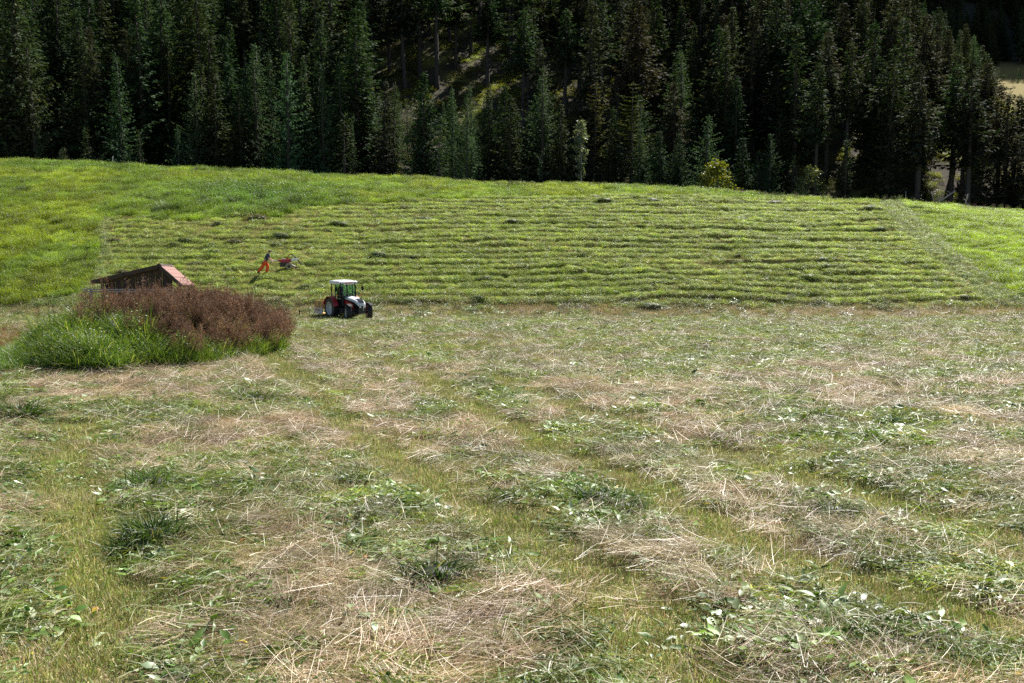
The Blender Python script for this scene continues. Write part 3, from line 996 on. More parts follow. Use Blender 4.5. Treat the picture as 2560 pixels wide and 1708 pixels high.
def conifer(rng, H=20., R=2.9, start=.06, step=.40, per=7, droop=.35, fill=1.0, cols=None, w=None, clen=(.40, .85), cw=(.14, .28), lumpy=.25, shape=.85, hang=.35):
    cols = cols or [(.024, .042, .021), (.038, .062, .029), (.056, .078, .041), (.078, .092, .056)]
    w = w or [3, 4, 2, 1]
    parts = []
    z = start * H
    while z < H * .985:
        t = (z - start * H) / (H * (1 - start))
        env = (1 - t) ** shape * (1 - .35 * max(0, .15 - t) / .15)
        nb = max(3, int(per * (0.55 + .45 * (1 - t)) * rng.uniform(.8, 1.2)))
        a0 = rng.uniform(0, 6.28)
        for b in range(nb):
            L = max(.22, R * env * rng.uniform(1 - lumpy * 1.6, 1 + lumpy))
            if rng.uniform() < .05: L *= .5
            a = a0 + 6.283 * b / nb + rng.normal(0, .25)
            m = max(2, int(L / .23 * fill))
            s = (np.arange(m) + rng.uniform(.3, 1, m)) / m
            rise = .25 - droop * 1.6 * (1 - t)
            zz = z + L * (rise * s + .30 * s * s * (1 - t)) - .12 * L * np.sin(s * 3.1)
            px = np.cos(a) * L * s; py = np.sin(a) * L * s
            P0 = np.stack([px, py, zz], 1)
            for q in range(3):
                sd = rng.choice([-1, 1], m) * rng.uniform(.3, 1.25, m)
                D = np.stack([np.cos(a + sd), np.sin(a + sd), rng.uniform(-hang * 1.6, .15, m)], 1)
                if q == 2: D[:, 2] -= hang * 1.8
                l = rng.uniform(*clen, m) * (.55 + .55 * (1 - s)) * (.6 + .4 * (1 - t))
                parts.append(cards(P0 + rng.normal(0, .04, (m, 3)), unit(D), l, rng.uniform(*cw, m) * (.7 + .3 * (1 - t)),
                                   palette(m, cols, w, rng, .22), rng, .15, None if q == 2 else .55))
        z += step * rng.uniform(.8, 1.2) * (.65 + .35 * (1 - t))
    m = 8
    P = np.stack([rng.normal(0, .05, m), rng.normal(0, .05, m), H * rng.uniform(.96, .99, m)], 1)
    D = unit(np.stack([rng.normal(0, .35, m), rng.normal(0, .35, m), np.ones(m)], 1))
    parts.append(cards(P, D, rng.uniform(.3, .6, m), np.full(m, .08), palette(m, cols, w, rng), rng))
    return join(parts)

def leafcrown(rng, H=10., R=2.2, start=.15, n=5200, cols=None, w=None, size=(.10, .22)):
    parts = []
    k = 46
    tz = rng.uniform(0, 1, k)
    rad = R * np.sin(np.pi * (tz * .88 + .10)) ** .7
    a = rng.uniform(0, 6.28, k); rr = rad * np.sqrt(rng.uniform(.15, 1, k))
    cen = np.stack([np.cos(a) * rr, np.sin(a) * rr, H * (start + (1 - start) * tz * .95)], 1)
    i = rng.integers(0, k, n)
    P = cen[i] + rng.normal(0, 1, (n, 3)) * np.array([.16, .16, .13]) * R
    D = unit(rng.normal(0, 1, (n, 3)) + np.array([0, 0, -.4]))
    return cards(P, D, rng.uniform(*size, n) * 1.6, rng.uniform(*size, n), palette(n, cols, w, rng, .2), rng)

def trunk_mesh(rng, name, H, r, bare=0.0, mat='bark'):
    mb = MB()
    bx, by = rng.normal(0, .12, 2)
    path = [(bx * math.sin(t * 2.5), by * math.sin(t * 3), H * t - .6 * (t == 0)) for t in (0, .05, .2, .4, .6, .8, .97)]
    mb.tube(path, [r * 1.35, r, r * .88, r * .7, r * .5, r * .28, r * .06], 7)
    for k in range(int(26 * bare)):      # dead lower twigs
        t = rng.uniform(.12, max(.2, bare)); a = rng.uniform(0, 6.28); l = rng.uniform(.4, 1.5)
        z = H * t
        mb.tube([(0, 0, z), (math.cos(a) * l * .5, math.sin(a) * l * .5, z - .05 * l), (math.cos(a) * l, math.sin(a) * l, z - rng.uniform(.1, .5) * l)], [.035, .022, .008], 4)
    return mb.mesh(name, mat, smooth=True)

PINE_C = [(.055, .066, .020), (.085, .090, .026), (.040, .048, .018), (.11, .105, .035)]
LARCH_C = [(.054, .088, .044), (.078, .118, .058), (.105, .142, .080), (.042, .064, .034)]
BROWN_C = [(.038, .040, .029), (.056, .055, .040), (.078, .072, .056), (.027, .033, .023)]
YEL_C = [(.12, .16, .02), (.22, .24, .03), (.35, .33, .04), (.08, .11, .02)]
WHT_C = [(.16, .19, .13), (.26, .28, .22), (.08, .12, .05), (.12, .16, .08)]
PALE_C = [(.10, .13, .05), (.17, .19, .08), (.24, .24, .13), (.07, .10, .035)]
KINDS = {}
def kind(name, crown, H, r, bare=0., bark='bark', mat='needle', seed=0):
    rng = np.random.default_rng(seed)
    V, F, C = crown(rng)
    KINDS[name] = (trunk_mesh(rng, name + '_trunk', H * .985, r, bare, bark), mesh_np(name + '_crown', V, F, C, M[mat]), H)
kind('spruce_a', lambda g: conifer(g), 20., .24, seed=1)
kind('spruce_b', lambda g: conifer(g, R=2.4, start=.10, lumpy=.35, droop=.45), 20., .22, seed=2)
kind('spruce_c', lambda g: conifer(g, R=3.3, start=.03, per=8, droop=.30, hang=.5, lumpy=.3), 20., .26, seed=3)
kind('spruce_d', lambda g: conifer(g, R=2.1, start=.16, lumpy=.45, fill=.8, per=6), 20., .22, .1, seed=4)
kind('spruce_brown', lambda g: conifer(g, R=2.6, start=.14, lumpy=.42, cols=BROWN_C, droop=.45), 20., .24, .1, seed=5)
kind('pole_a', lambda g: conifer(g, R=2.0, start=.42, lumpy=.45, cols=BROWN_C, droop=.5, per=7), 20., .21, .42, seed=6)
kind('pole_b', lambda g: conifer(g, R=2.2, start=.52, lumpy=.5, droop=.45, per=7), 20., .22, .52, seed=7)
kind('larch_a', lambda g: conifer(g, R=2.6, start=.08, cols=LARCH_C, droop=.30, hang=.65, lumpy=.38, cw=(.08, .16), clen=(.30, .65), fill=1.15), 20., .22, seed=8)
kind('larch_b', lambda g: conifer(g, R=3.0, start=.05, cols=LARCH_C, droop=.20, hang=.75, lumpy=.45, cw=(.08, .16), clen=(.30, .60), shape=.7, fill=1.15), 20., .24, seed=9)
kind('young', lambda g: conifer(g, H=7., R=1.35, start=.02, step=.26, per=7, clen=(.20, .42), cw=(.06, .12), droop=.15, hang=.2, cols=LARCH_C), 7., .09, seed=10)
kind('young_b', lambda g: conifer(g, H=7., R=1.1, start=.02, step=.26, per=6, clen=(.20, .42), cw=(.06, .12), droop=.15, hang=.25, lumpy=.35), 7., .09, seed=11)
kind('pine', lambda g: conifer(g, H=20, R=2.9, start=.30, step=.8, per=6, cols=PINE_C, droop=-.05, hang=.05, lumpy=.5, shape=.55, clen=(.4, .75), cw=(.16, .3), fill=1.2), 20., .22, .3, seed=12)
kind('yellow_tree', lambda g: leafcrown(g, 5.5, 1.5, .08, 4200, YEL_C, [3, 4, 3, 2], (.08, .16)), 5.5, .08, mat='broad', seed=13)
kind('white_birch', lambda g: leafcrown(g, 11, .85, .45, 2000, WHT_C, [3, 3, 2, 3], (.09, .17)), 11., .09, bark='birch_bark', mat='broad', seed=14)
kind('pale_bush', lambda g: leafcrown(g, 6., 1.6, .05, 3600, PALE_C, [3, 3, 2, 3], (.07, .15)), 6., .07, mat='broad', seed=15)

TREES = []     # (x, y, base z, height, width factor, kind, label, group)
def tree_at(px, top, Y, kd, wf=1.0, label=None, hmax=34.):
    u = at_y(px, 300, Y)
    z = float(h0(np.array([u.x]), np.array([Y]))[0]) - .15
    zt = at_y(px, top, Y).z
    TREES.append([u.x, Y, z, max(2.0, min(hmax, zt - z)), wf, kd, label, None])

S_ = 'spruce_a spruce_b spruce_c spruce_d spruce_brown'.split()
hand = [
    (38, -70, 133, 'spruce_c', 1.25, 'huge dark spruce at the left picture edge, taller than the frame'),
    (86, 98, 131, 'larch_a', .95, 'feathery grey-green conifer right beside the huge left edge spruce'),
    (216, 84, 134, 'spruce_a', 1.1, 'tapering green spruce with a gap of black forest on its left'),
    (297, 134, 132, 'larch_a', 1.05, 'loose pale-needled conifer left of a dark spruce thicket'),
    (358, -10, 141, 'spruce_b', 1.2, 'tall dark spruce rising behind the pale left conifer, top near frame edge'),
    (421, 95, 144, 'pine', .6, 'thin scraggy pine with a small green head on a bare trunk'),
    (484, 176, 132, 'larch_b', .9, 'left rounded top of the broad three-topped conifer clump'),
    (509, 154, 134, 'spruce_b', .9, 'middle pointed top of the broad three-topped conifer clump'),
    (536, 160, 131.5, 'spruce_a', 1.0, 'right pointed top of the broad three-topped conifer clump'),
    (605, 214, 131, 'spruce_a', .85, 'shorter green spruce left of two tall pale-topped conifers'),
    (645, 121, 133, 'larch_a', .9, 'left one of the two tall pale-topped conifers'),
    (683, 126, 137, 'spruce_d', .7, 'narrow spruce squeezed between two tall pale-topped conifers'),
    (718, 127, 132, 'larch_b', 1.0, 'right, wider one of the two tall pale-topped conifers'),
    (757, 149, 135, 'spruce_b', .75, 'slim green spruce just right of the wide pale conifer'),
    (812, 160, 133, 'larch_a', .85, 'grey-green conifer with rounded top above the tractor'),
    (856, 154, 136, 'spruce_d', .8, 'jagged thin spruce next to the grey-green round-topped conifer'),
    (899, 42, 139, 'spruce_a', 1.35, 'big dark spruce just left of the sunlit forest clearing'),
    (960, 200, 134, 'spruce_brown', .8, 'dull brown-green spruce at the foot of the big dark one'),
    (985, 206, 136, 'larch_a', .85, 'bluish light conifer under the left end of the clearing'),
    (1060, 177, 134, 'spruce_c', 1.0, 'broad symmetrical dark spruce standing below the clearing'),
    (1104, 300, 130, 'young', 1.1, 'small drooping pale conifer at the foot of the broad symmetrical spruce'),
    (1129, 214, 136, 'larch_a', .7, 'first of the row of slim tops below the clearing'),
    (1163, 240, 133, 'larch_b', .7, 'slim conifer with a yellowish tinge below the clearing'),
    (1179, 209, 138, 'larch_a', .65, 'slim pale top just behind the yellowish conifer'),
    (1219, 212, 135, 'spruce_b', .75, 'dark slim spruce in the middle of the row under the clearing'),
    (1266, 209, 136, 'spruce_a', .85, 'last, sharp-topped spruce of the row under the clearing'),
    (1177, 345, 129, 'young', 1.6, 'short pale bushy conifer on the meadow edge above the tractor nose'),
    (1140, 365, 129, 'young_b', 1.4, 'short dark conifer on the meadow edge left of the pale bushy one'),
    (1358, 164, 134, 'larch_b', 1.0, 'tall lumpy pale spruce standing free against the black forest gap'),
    (1402, 255, 132, 'spruce_a', .85, 'green spruce tucked against the right of the lumpy pale one'),
    (1456, 294, 131, 'white_birch', 1.0, 'silvery white-leaved birch among dark conifers at the forest edge'),
    (1486, 206, 137, 'pine', .75, 'grey-brown pine just above the silvery birch'),
    (1529, 268, 133, 'spruce_b', .85, 'dark spruce between the silvery birch and the olive pine'),
    (1581, 206, 136, 'pine', 1.0, 'olive yellow-tipped pine with a knobbly crown at the forest edge'),
    (1605, 300, 131, 'larch_a', .8, 'green conifer standing before the olive pine'),
    (1650, 325, 130, 'spruce_a', .95, 'dark wide spruce right of the olive pine'),
    (1695, 332, 131, 'spruce_c', .85, 'dark spruce left of the round pale larch'),
    (1769, 286, 131, 'larch_b', 1.05, 'round pale green larch behind the small yellow tree'),
    (1796, 404, 127, 'yellow_tree', 1.1, 'small bright yellow-green leafy tree on the meadow edge'),
    (1861, 341, 131, 'spruce_a', .9, 'dark pointed spruce between two pale larches'),
    (1927, 331, 131, 'larch_b', .95, 'pale larch second right of the small yellow tree'),
    (2028, 414, 127.5, 'pale_bush', 1.0, 'pale grey-green bushy sapling at the crest on the right'),
    (1985, 395, 130, 'young_b', 1.4, 'small dark fir left of the pale grey-green sapling'),
    (2120, 345, 131, 'spruce_d', .9, 'dark spruce at the left end of the bare-trunk stand'),
    (90, 341, 128, 'young', 1.3, 'small rounded young conifer at the far left meadow edge'),
    (152, 368, 128, 'pale_bush', .5, 'tiny pale sapling between two young conifers on the left crest'),
    (215, 323, 128.5, 'young', 1.2, 'second small young conifer from the left along the crest'),
    (345, 330, 128.5, 'young_b', 1.1, 'dark young fir on the crest below the pale left conifer'),
    (442, 321, 128, 'young', 1.0, 'small young conifer on the crest under the three-topped clump'),
    (862, 290, 129, 'young_b', 1.6, 'young dark fir on the crest above and left of the tractor cab'),
    (877, 300, 131, 'spruce_b', .6, 'slender fir beside the young dark fir above the tractor cab'),
]
for hd in hand:
    tree_at(*hd)
N_HAND = len(TREES)

def fill_forest():
    rng = np.random.default_rng(77)
    pts = []
    def far_enough(x, y, dm):
        for (a, b) in pts:
            if abs(a - x) < dm and abs(b - y) < dm and (a - x) ** 2 + (b - y) ** 2 < dm * dm: return False
        return True
    for t in TREES: pts.append((t[0], t[1]))
    out = []
    for _ in range(60000):
        y = rng.uniform(130, 262); x = rng.uniform(-.62, .62) * y
        if len(out) > 1500: break
        if x > 92 and y > 150 and rng.uniform() < .97: continue
        dm = 4.6 if y < 150 else 5.4
        u = x / y * FPX + 1280
        if y < 136 and u < 1950 and rng.uniform() < .6: continue
        if not far_enough(x, y, dm): continue
        z = float(h0(np.array([x]), np.array([y]))[0])
        # the sunlit clearing
        if 925 < u < 1270 and 176 < y < 198 and rng.uniform() < .80: continue
        H = rng.uniform(15, 25) if y > 145 else rng.uniform(11, 22)
        # front rows leave the openings seen in the photograph
        cap = None
        if 915 < u < 1300 and y < 172: cap = rng.uniform(228, 330)
        elif 1380 < u < 1470 and y < 160: cap = rng.uniform(260, 360)
        elif 1600 < u < 2010 and y < 141: cap = rng.uniform(330, 420)
        elif y < 140: cap = rng.uniform(150, 330)
        if cap is not None:
            H = min(H, at_y(u, cap, y).z - z)
            if H < 4: continue
        if u > 2010 and y < 165:
            kd = rng.choice(['pole_a', 'pole_b', 'spruce_brown', 'spruce_d'], p=[.42, .33, .15, .10]); H = rng.uniform(16, 23)
        elif u > 1600: kd = rng.choice(['spruce_brown', 'pole_a', 'spruce_a', 'spruce_b', 'spruce_d', 'larch_a', 'pole_b'], p=[.34, .12, .14, .14, .12, .08, .06])
        elif 1290 < u < 1600 and 150 < y < 190: kd = rng.choice(['pole_a', 'pole_b'])
        elif 900 < u < 1290 and y > 166: kd = rng.choice(['pole_a', 'pole_b', 'spruce_d'], p=[.4, .4, .2])
        elif H < 8: kd = rng.choice(['young', 'young_b'])
        else: kd = rng.choice(['spruce_a', 'spruce_b', 'spruce_c', 'spruce_d', 'spruce_brown', 'larch_a', 'larch_b', 'pole_b'], p=[.22, .2, .12, .16, .1, .08, .06, .06])
        pts.append((x, y))
        wf = rng.uniform(.9, 1.35)
        out.append([x, y, z - .15, H, wf, kd, None, None])
    return out
REST = fill_forest()
# edge of the spur on the right: young dense green spruces down its crest
_rg = np.random.default_rng(78)
REST_ = []
for t in REST:
    px, py = project(t[0], t[1], t[2] + t[3])
    if px > 2255:
        lim = np.interp(px, [2255, 2300, 2445, 2503, 2560, 2800], [-60, 0, 77, 191, 235, 260]) + _rg.uniform(-12, 35)
        if py < lim:
            H = at_y(float(px), float(lim), t[1]).z - t[2]
            if H < 6: continue
            t[3] = H
    REST_.append(t)
REST = REST_
def inframe(t):
    px, py = project(t[0], t[1], t[2] + t[3] * .7)
    return -60 < px < 2620 and py > -120
vis = sorted([t for t in REST if inframe(t)], key=lambda t: t[1])
near, stuff = vis[:300 - N_HAND], vis[300 - N_HAND:] + [t for t in REST if not inframe(t)]

ORD = ['first', 'second', 'third', 'fourth', 'fifth', 'sixth', 'seventh', 'eighth', 'ninth', 'tenth', 'eleventh', 'twelfth', 'thirteenth', 'fourteenth', 'fifteenth',
       'sixteenth', 'seventeenth', 'eighteenth', 'nineteenth', 'twentieth']
def ordinal(i):
    if i < 20: return ORD[i]
    tens = {2: 'twenty', 3: 'thirty', 4: 'forty', 5: 'fifty', 6: 'sixty', 7: 'seventy'}[(i + 1) // 10]
    u = (i + 1) % 10
    return {'twenty': 'twentieth', 'thirty': 'thirtieth', 'forty': 'fortieth', 'fifty': 'fiftieth', 'sixty': 'sixtieth', 'seventy': 'seventieth'}[tens] if u == 0 else tens + '-' + ORD[u - 1]
LOOK = {'spruce_a': 'dark green spruce', 'spruce_b': 'slim dark spruce', 'spruce_c': 'broad dark spruce', 'spruce_d': 'thin ragged spruce', 'spruce_brown': 'brownish spruce',
        'pole_a': 'bare-trunked brownish conifer', 'pole_b': 'bare-trunked dark conifer', 'larch_a': 'pale grey-green conifer', 'larch_b': 'lumpy pale conifer',
        'young': 'young pale fir', 'young_b': 'young dark fir', 'pine': 'pine'}
BANDS = [(0, 139, 'forest front row'), (139, 146, 'second forest row'), (146, 153, 'third forest row'), (153, 160, 'fourth forest row'), (160, 999, 'higher forest rows')]
cnt = {}
for t in sorted(near, key=lambda t: t[0] / t[1]):
    bi = next(i for i, b in enumerate(BANDS) if b[0] <= t[1] < b[1])
    lk = LOOK[t[5]]
    k = (bi, lk)
    i = cnt.get(k, 0); cnt[k] = i + 1
    t[6] = '%s, %s such from the left in the %s' % (lk, ordinal(i), BANDS[bi][2])

def plant_tree(t):
    x, y, z, H, wf, kd, label, _ = t
    tm, cm, H0 = KINDS[kd]
    nm = {'yellow_tree': 'leafy_tree', 'white_birch': 'birch_tree', 'pale_bush': 'sapling', 'pine': 'pine_tree', 'larch_a': 'larch_tree', 'larch_b': 'larch_tree'}.get(kd, 'spruce_tree')
    r = obj(nm, None, loc=(x, y, z))
    s = H / H0
    g = random.Random(int(x * 991 + y * 131))
    w = 1.55 * wf * (s ** .55) if H0 > 15 else wf * s
    r.rotation_euler = (g.uniform(-.02, .02), g.uniform(-.02, .02), g.uniform(0, 6.28))
    r.scale = (w, w, s)
    tag(r, label, 'tree', 'trees of the mountain forest')
    a = obj('trunk', tm, r); b = obj('crown', cm, r)
for t in TREES + near:
    plant_tree(t)

def far_forest():
    rng = np.random.default_rng(79)
    names = [k for k in KINDS if k.startswith(('spruce', 'pole', 'larch', 'young'))]
    col = bpy.data.collections.new('forest_pieces')
    order = {}
    for i, k in enumerate(sorted(names)):
        tm, cm, H0 = KINDS[k]
        # trunk and crown as one piece, crown colour from the mesh
        bm = bmesh.new(); bm.from_mesh(cm)
        me = bpy.data.meshes.new('far_%02d' % i); 
        nv = len(bm.verts); bm.from_mesh(tm)
        bm.verts.ensure_lookup_table(); bm.faces.ensure_lookup_table()
        lay = bm.verts.layers.float_color.get('Col')
        for v in bm.verts[nv:]: v[lay] = (.05, .042, .036, 1)
        bm.to_mesh(me); bm.free()
        me.materials.clear(); me.materials.append(M['needle_far'])
        col.objects.link(bpy.data.objects.new('far_%02d' % i, me))
        order[k] = i
    L = list(stuff)
    for _ in range(2600):     # the far slopes on the right and beyond the first ridge
        x = rng.uniform(-160, 420); y = rng.uniform(235, 470)
        if abs(x) > .66 * y: continue
        if x > 80 and 150 < y < 318 and rng.uniform() < .96: continue
        z = float(h0(np.array([x]), np.array([y]))[0])
        L.append([x, y, z - .3, rng.uniform(14, 24), rng.uniform(.9, 1.3), rng.choice(['spruce_a', 'spruce_b', 'spruce_brown', 'spruce_d']), None, None])
    for _ in range(1500):     # the dark wooded face at the upper right
        x = rng.uniform(95, 300); y = rng.uniform(296, 440)
        z = float(h0(np.array([x]), np.array([y]))[0])
        L.append([x, y, z - .5, rng.uniform(9, 18), rng.uniform(.9, 1.3), rng.choice(['spruce_a', 'spruce_b', 'spruce_c', 'spruce_d']), None, None])
    for _ in range(90):
        x = rng.uniform(90, 200); y = rng.uniform(200, 300)
        z = float(h0(np.array([x]), np.array([y]))[0])
        L.append([x, y, z - .2, rng.uniform(2, 5), 1.2, rng.choice(['young', 'young_b']), None, None])
    P = np.array([[t[0], t[1], t[2]] for t in L])
    H0s = np.array([KINDS[t[5]][2] for t in L]); H = np.array([t[3] for t in L]); wf = np.array([t[4] for t in L])
    s = H / H0s
    w = np.where(H0s > 15, 1.35 * wf * s ** .55, wf * s)
    n = len(L)
    R = np.stack([rng.uniform(-.02, .02, n), rng.uniform(-.02, .02, n), rng.uniform(0, 6.28, n)], 1)
    scatter('forest', col, P, R, np.stack([w, w, s], 1), np.ones((n, 3)), [order[t[5]] for t in L], 'dense dark conifer forest covering the upper mountainside', 'forest')
far_forest()

# ------------------------------------------------------------------ tractor
def tyre_mesh(name, r, w, lugs, rim_r):
    mb = MB()
    mb.lathe([(-w / 2, rim_r), (-w / 2, r * .86), (-w * .42, r * .95), (w * .42, r * .95), (w / 2, r * .86), (w / 2, rim_r)], 'Y', 32)
    for k in range(lugs):
        for sd in (-1, 1):
            a = 2 * math.pi * (k + (.5 if sd > 0 else 0)) / lugs
            for q in range(2):     # each lug is a chevron arm of two blocks
                aa = a + q * .55 * math.pi / lugs
                y = sd * w * (.34 - .20 * q)
                c = Vector((math.cos(aa) * r * .965, y, math.sin(aa) * r * .965))
                from mathutils import Euler
                rot = Matrix.Rotation(-aa + math.pi / 2, 3, 'Y') @ Matrix.Rotation(sd * .75, 3, 'Z')
                mb.box(c, (.07 * r / .65, w * .30, .075 * r / .65), rot=rot.to_quaternion())
    return mb.mesh(name, 'rubber')

def rim_mesh(name, rim_r, w):
    mb = MB()
    mb.lathe([(-w * .46, rim_r * 1.0), (-w * .46, rim_r * .90), (-w * .10, rim_r * .80), (-w * .06, rim_r * .30), (-w * .22, rim_r * .26), (-w * .22, .02),
              (w * .2, .02), (w * .2, rim_r * .8), (w * .46, rim_r * .92), (w * .46, rim_r)], 'Y', 32)
    for k in range(8):
        a = 2 * math.pi * k / 8
        mb.lathe([(-w * .13, .018), (-w * .05, .018)], 'Y', 6, (math.cos(a) * rim_r * .5, 0, math.sin(a) * rim_r * .5), close=False)
    return mb.mesh(name, 'rim', smooth=False)

def ellip(c, a, b, n, fn):
    return [fn(math.cos(2 * math.pi * k / n), math.sin(2 * math.pi * k / n)) for k in range(n)]

TR_HEAD = math.radians(-52)
fx = hit(897, 803)
fwd = Vector((math.cos(TR_HEAD), math.sin(TR_HEAD), 0))
tr_pos = Vector((fx.x, fx.y, 0)) - fwd * 2.25
tr_pos.z = (gz(tr_pos.x, tr_pos.y) + gz(fx.x, fx.y)) / 2 + .02

def build_tractor():
    T = thing('tractor', 'red and white farm tractor with glazed cab parked on the mown field', 'tractor', tr_pos, TR_HEAD)
    RR, RW, FR, FW = .72, .42, .53, .33
    tr_m, tf_m = tyre_mesh('rear_tyre', RR, RW, 18, RR * .60), tyre_mesh('front_tyre', FR, FW, 15, FR * .58)
    rr_m, rf_m = rim_mesh('rear_rim', RR * .61, RW), rim_mesh('front_rim', FR * .59, FW)
    for sy in (-1, 1):
        for (x, r, w, tm, rm) in ((0, RR, .80, tr_m, rr_m), (2.25, FR, .79, tf_m, rf_m)):
            wh = obj('wheel', tm, T, (x, sy * w, r))
            wh.rotation_euler = (0, 0, (math.pi if sy > 0 else 0) - (math.radians(20) if x > 1 else 0))
            obj('rim', rm, wh)
    # chassis: gearbox, engine, axles
    mb = MB()
    mb.box((.55, 0, .72), (1.5, .46, .50)).box((1.75, 0, .80), (1.3, .40, .42)).box((0, 0, .72), (.30, 1.25, .28)).box((2.25, 0, .53), (.18, 1.3, .16)).box((2.55, 0, .62), (.35, .5, .3))
    mb.box((.75, -.48, .62), (.75, .32, .36)).box((.75, .48, .62), (.75, .32, .36))
    mb.build('chassis', 'iron', T, bevel=.02)
    # hood, lofted from the windscreen to the nose
    def ring(x, w, z0, z1, rnd):
        pts = []
        for k in range(13):
            a = math.pi * k / 12
            c, s = math.cos(a), math.sin(a)
            pts.append((x, w * (abs(c) ** rnd) * (1 if c >= 0 else -1), z0 + (z1 - z0) * (s ** rnd)))
        return pts
    rs = [ring(.98, .37, 1.36, 1.56, .55), ring(1.5, .37, 1.33, 1.53, .55), ring(2.0, .36, 1.27, 1.47, .55), ring(2.4, .34, 1.18, 1.39, .55), ring(2.62, .31, 1.06, 1.27, .6), ring(2.72, .27, .98, 1.12, .7)]
    hood = MB().loft(rs).build('hood', 'white', T, smooth=True)
    MB().loft([[(.99, -.34, .95), (.99, .34, .95), (.99, .34, 1.38), (.99, -.34, 1.38)], [(2.0, -.33, .9), (2.0, .33, .9), (2.0, .33, 1.29), (2.0, -.33, 1.29)], [(2.64, -.28, .85), (2.64, .28, .85), (2.64, .28, 1.08), (2.64, -.28, 1.08)]]).build('side_grille', 'black', hood)
    mb = MB()
    for sy in (-1, 1):
        mb.loft([[(1.0, sy * .385, .98), (1.0, sy * .385, 1.30), (1.0, sy * .35, 1.30), (1.0, sy * .35, .98)],
                 [(1.9, sy * .385, .80), (1.9, sy * .385, 1.18), (1.9, sy * .35, 1.18), (1.9, sy * .35, .80)],
                 [(2.2, sy * .365, .72), (2.2, sy * .365, 1.06), (2.2, sy * .33, 1.06), (2.2, sy * .33, .72)]])
    mb.build('side_panel', 'red', hood)
    for sy in (-.16, -.05, .06, .17):
        MB().tube([(2.16, sy, 1.452), (2.42, sy * .95, 1.392), (2.64, sy * .9, 1.285), (2.70, sy * .88, 1.20)], .026, 6).build('grille_slot', 'black', hood)
    mb = MB()
    mb.box((2.70, 0, .88), (.12, .50, .22))
    mb.build('nose', 'iron', hood, bevel=.02)
    for sy in (-.16, .16):
        MB().box((2.775, sy, .93), (.03, .15, .11)).build('headlight', 'lamp', T, bevel=.01)
    MB().tube([(2.78, .02, 1.16), (2.85, .02, 1.0), (2.86, .02, .70)], .02, 6).build('front_hitch', 'chrome', T)
    # mudguards
    for sy in (-1, 1):
        pts_o, pts_i = [], []
        for k in range(11):
            a = math.radians(12 + 150 * k / 10)
            pts_o.append((math.cos(a) * (RR + .10), math.sin(a) * (RR + .10) + RR))
        for k in range(11):
            a = math.radians(12 + 150 * (10 - k) / 10)
            pts_i.append((math.cos(a) * (RR + .055), math.sin(a) * (RR + .055) + RR))
        prof = pts_o + pts_i
        y0, y1 = sy * .70, sy * 1.04
        MB().loft([[(p[0], y0, p[1]) for p in prof], [(p[0], y1, p[1]) for p in prof]]).build('mudguard', 'red', T)
        pts = []
        for k in range(7):
            a = math.radians(50 + 75 * k / 6); pts.append((2.25 + math.cos(a) * (FR + .09), math.sin(a) * (FR + .09) + FR))
        for k in range(7):
            a = math.radians(50 + 75 * (6 - k) / 6); pts.append((2.25 + math.cos(a) * (FR + .06), math.sin(a) * (FR + .06) + FR))
        MB().loft([[(p[0], sy * .66, p[1]) for p in pts], [(p[0], sy * .94, p[1]) for p in pts]]).build('front_mudguard', 'black', T)
        MB().tube([(2.25, sy * .60, .62), (2.2, sy * .60, 1.05), (2.2, sy * .7, 1.12)], .025, 6).build('mudguard_bracket', 'iron', T)
    # cab
    cab = MB()
    cab.box((.32, 0, 1.12), (1.28, 1.12, .34)).box((.88, 0, 1.42), (.12, .98, .30))
    cab = cab.build('cab_floor', 'black', T, bevel=.03)
    def post(a, b, r=.045): MB().tube([a, b], r, 6).build('cab_pillar', 'black', cab)
    z0, z1 = 1.28, 2.36
    for sy in (-1, 1):
        post((-.34, sy * .60, 1.35), (-.40, sy * .58, z1))
        post((.30, sy * .66, z0), (.26, sy * .64, z1), .028)
        post((.95, sy * .54, z0 - .1), (.80, sy * .56, z1), .05)
        MB().tube([(-.34, sy * .62, 1.42), (.95, sy * .60, 1.34)], .03, 6).build('cab_rail', 'black', cab)
    MB().tube([(.96, -.54, 1.50), (.96, .54, 1.50)], .03, 6).build('cab_rail', 'black', cab)
    def pane(name, pts): 
        mb = MB(); vs = [mb.bm.verts.new(p) for p in pts]; mb.bm.faces.new(vs); return mb.build(name, 'glass', cab)
    pane('windscreen', [(.955, -.52, 1.5), (.955, .52, 1.5), (.81, .52, z1), (.81, -.52, z1)])
    pane('rear_window', [(-.36, -.56, 1.5), (-.36, .56, 1.5), (-.40, .55, z1), (-.40, -.55, z1)])
    for sy in (-1, 1):
        pane('door_window', [(.30, sy * .655, 1.30), (.93, sy * .555, 1.24), (.79, sy * .565, z1), (.27, sy * .64, z1)])
        pane('side_window', [(-.34, sy * .60, 1.45), (.29, sy * .655, 1.45), (.26, sy * .64, z1), (-.39, sy * .585, z1)])
    # roof, a rounded slab with a raised middle
    def rr(z, sx, sy, r=.16):
        pts = []
        for (cx, cy, a0) in ((1, 1, 0), (-1, 1, 90), (-1, -1, 180), (1, -1, 270)):
            for k in range(4):
                a = math.radians(a0 + 30 * k)
                pts.append((.22 + cx * (sx - r) + math.cos(a) * r, cy * (sy - r) + math.sin(a) * r, z))
        return pts
    roof = MB().loft([rr(2.34, .74, .66), rr(2.38, .79, .71), rr(2.50, .79, .71), rr(2.56, .74, .66), rr(2.575, .60, .50), rr(2.61, .54, .44)]).build('roof', 'white', T)
    MB().box((1.012, 0, 2.44), (.02, .62, .07)).build('roof_badge', 'red', roof)
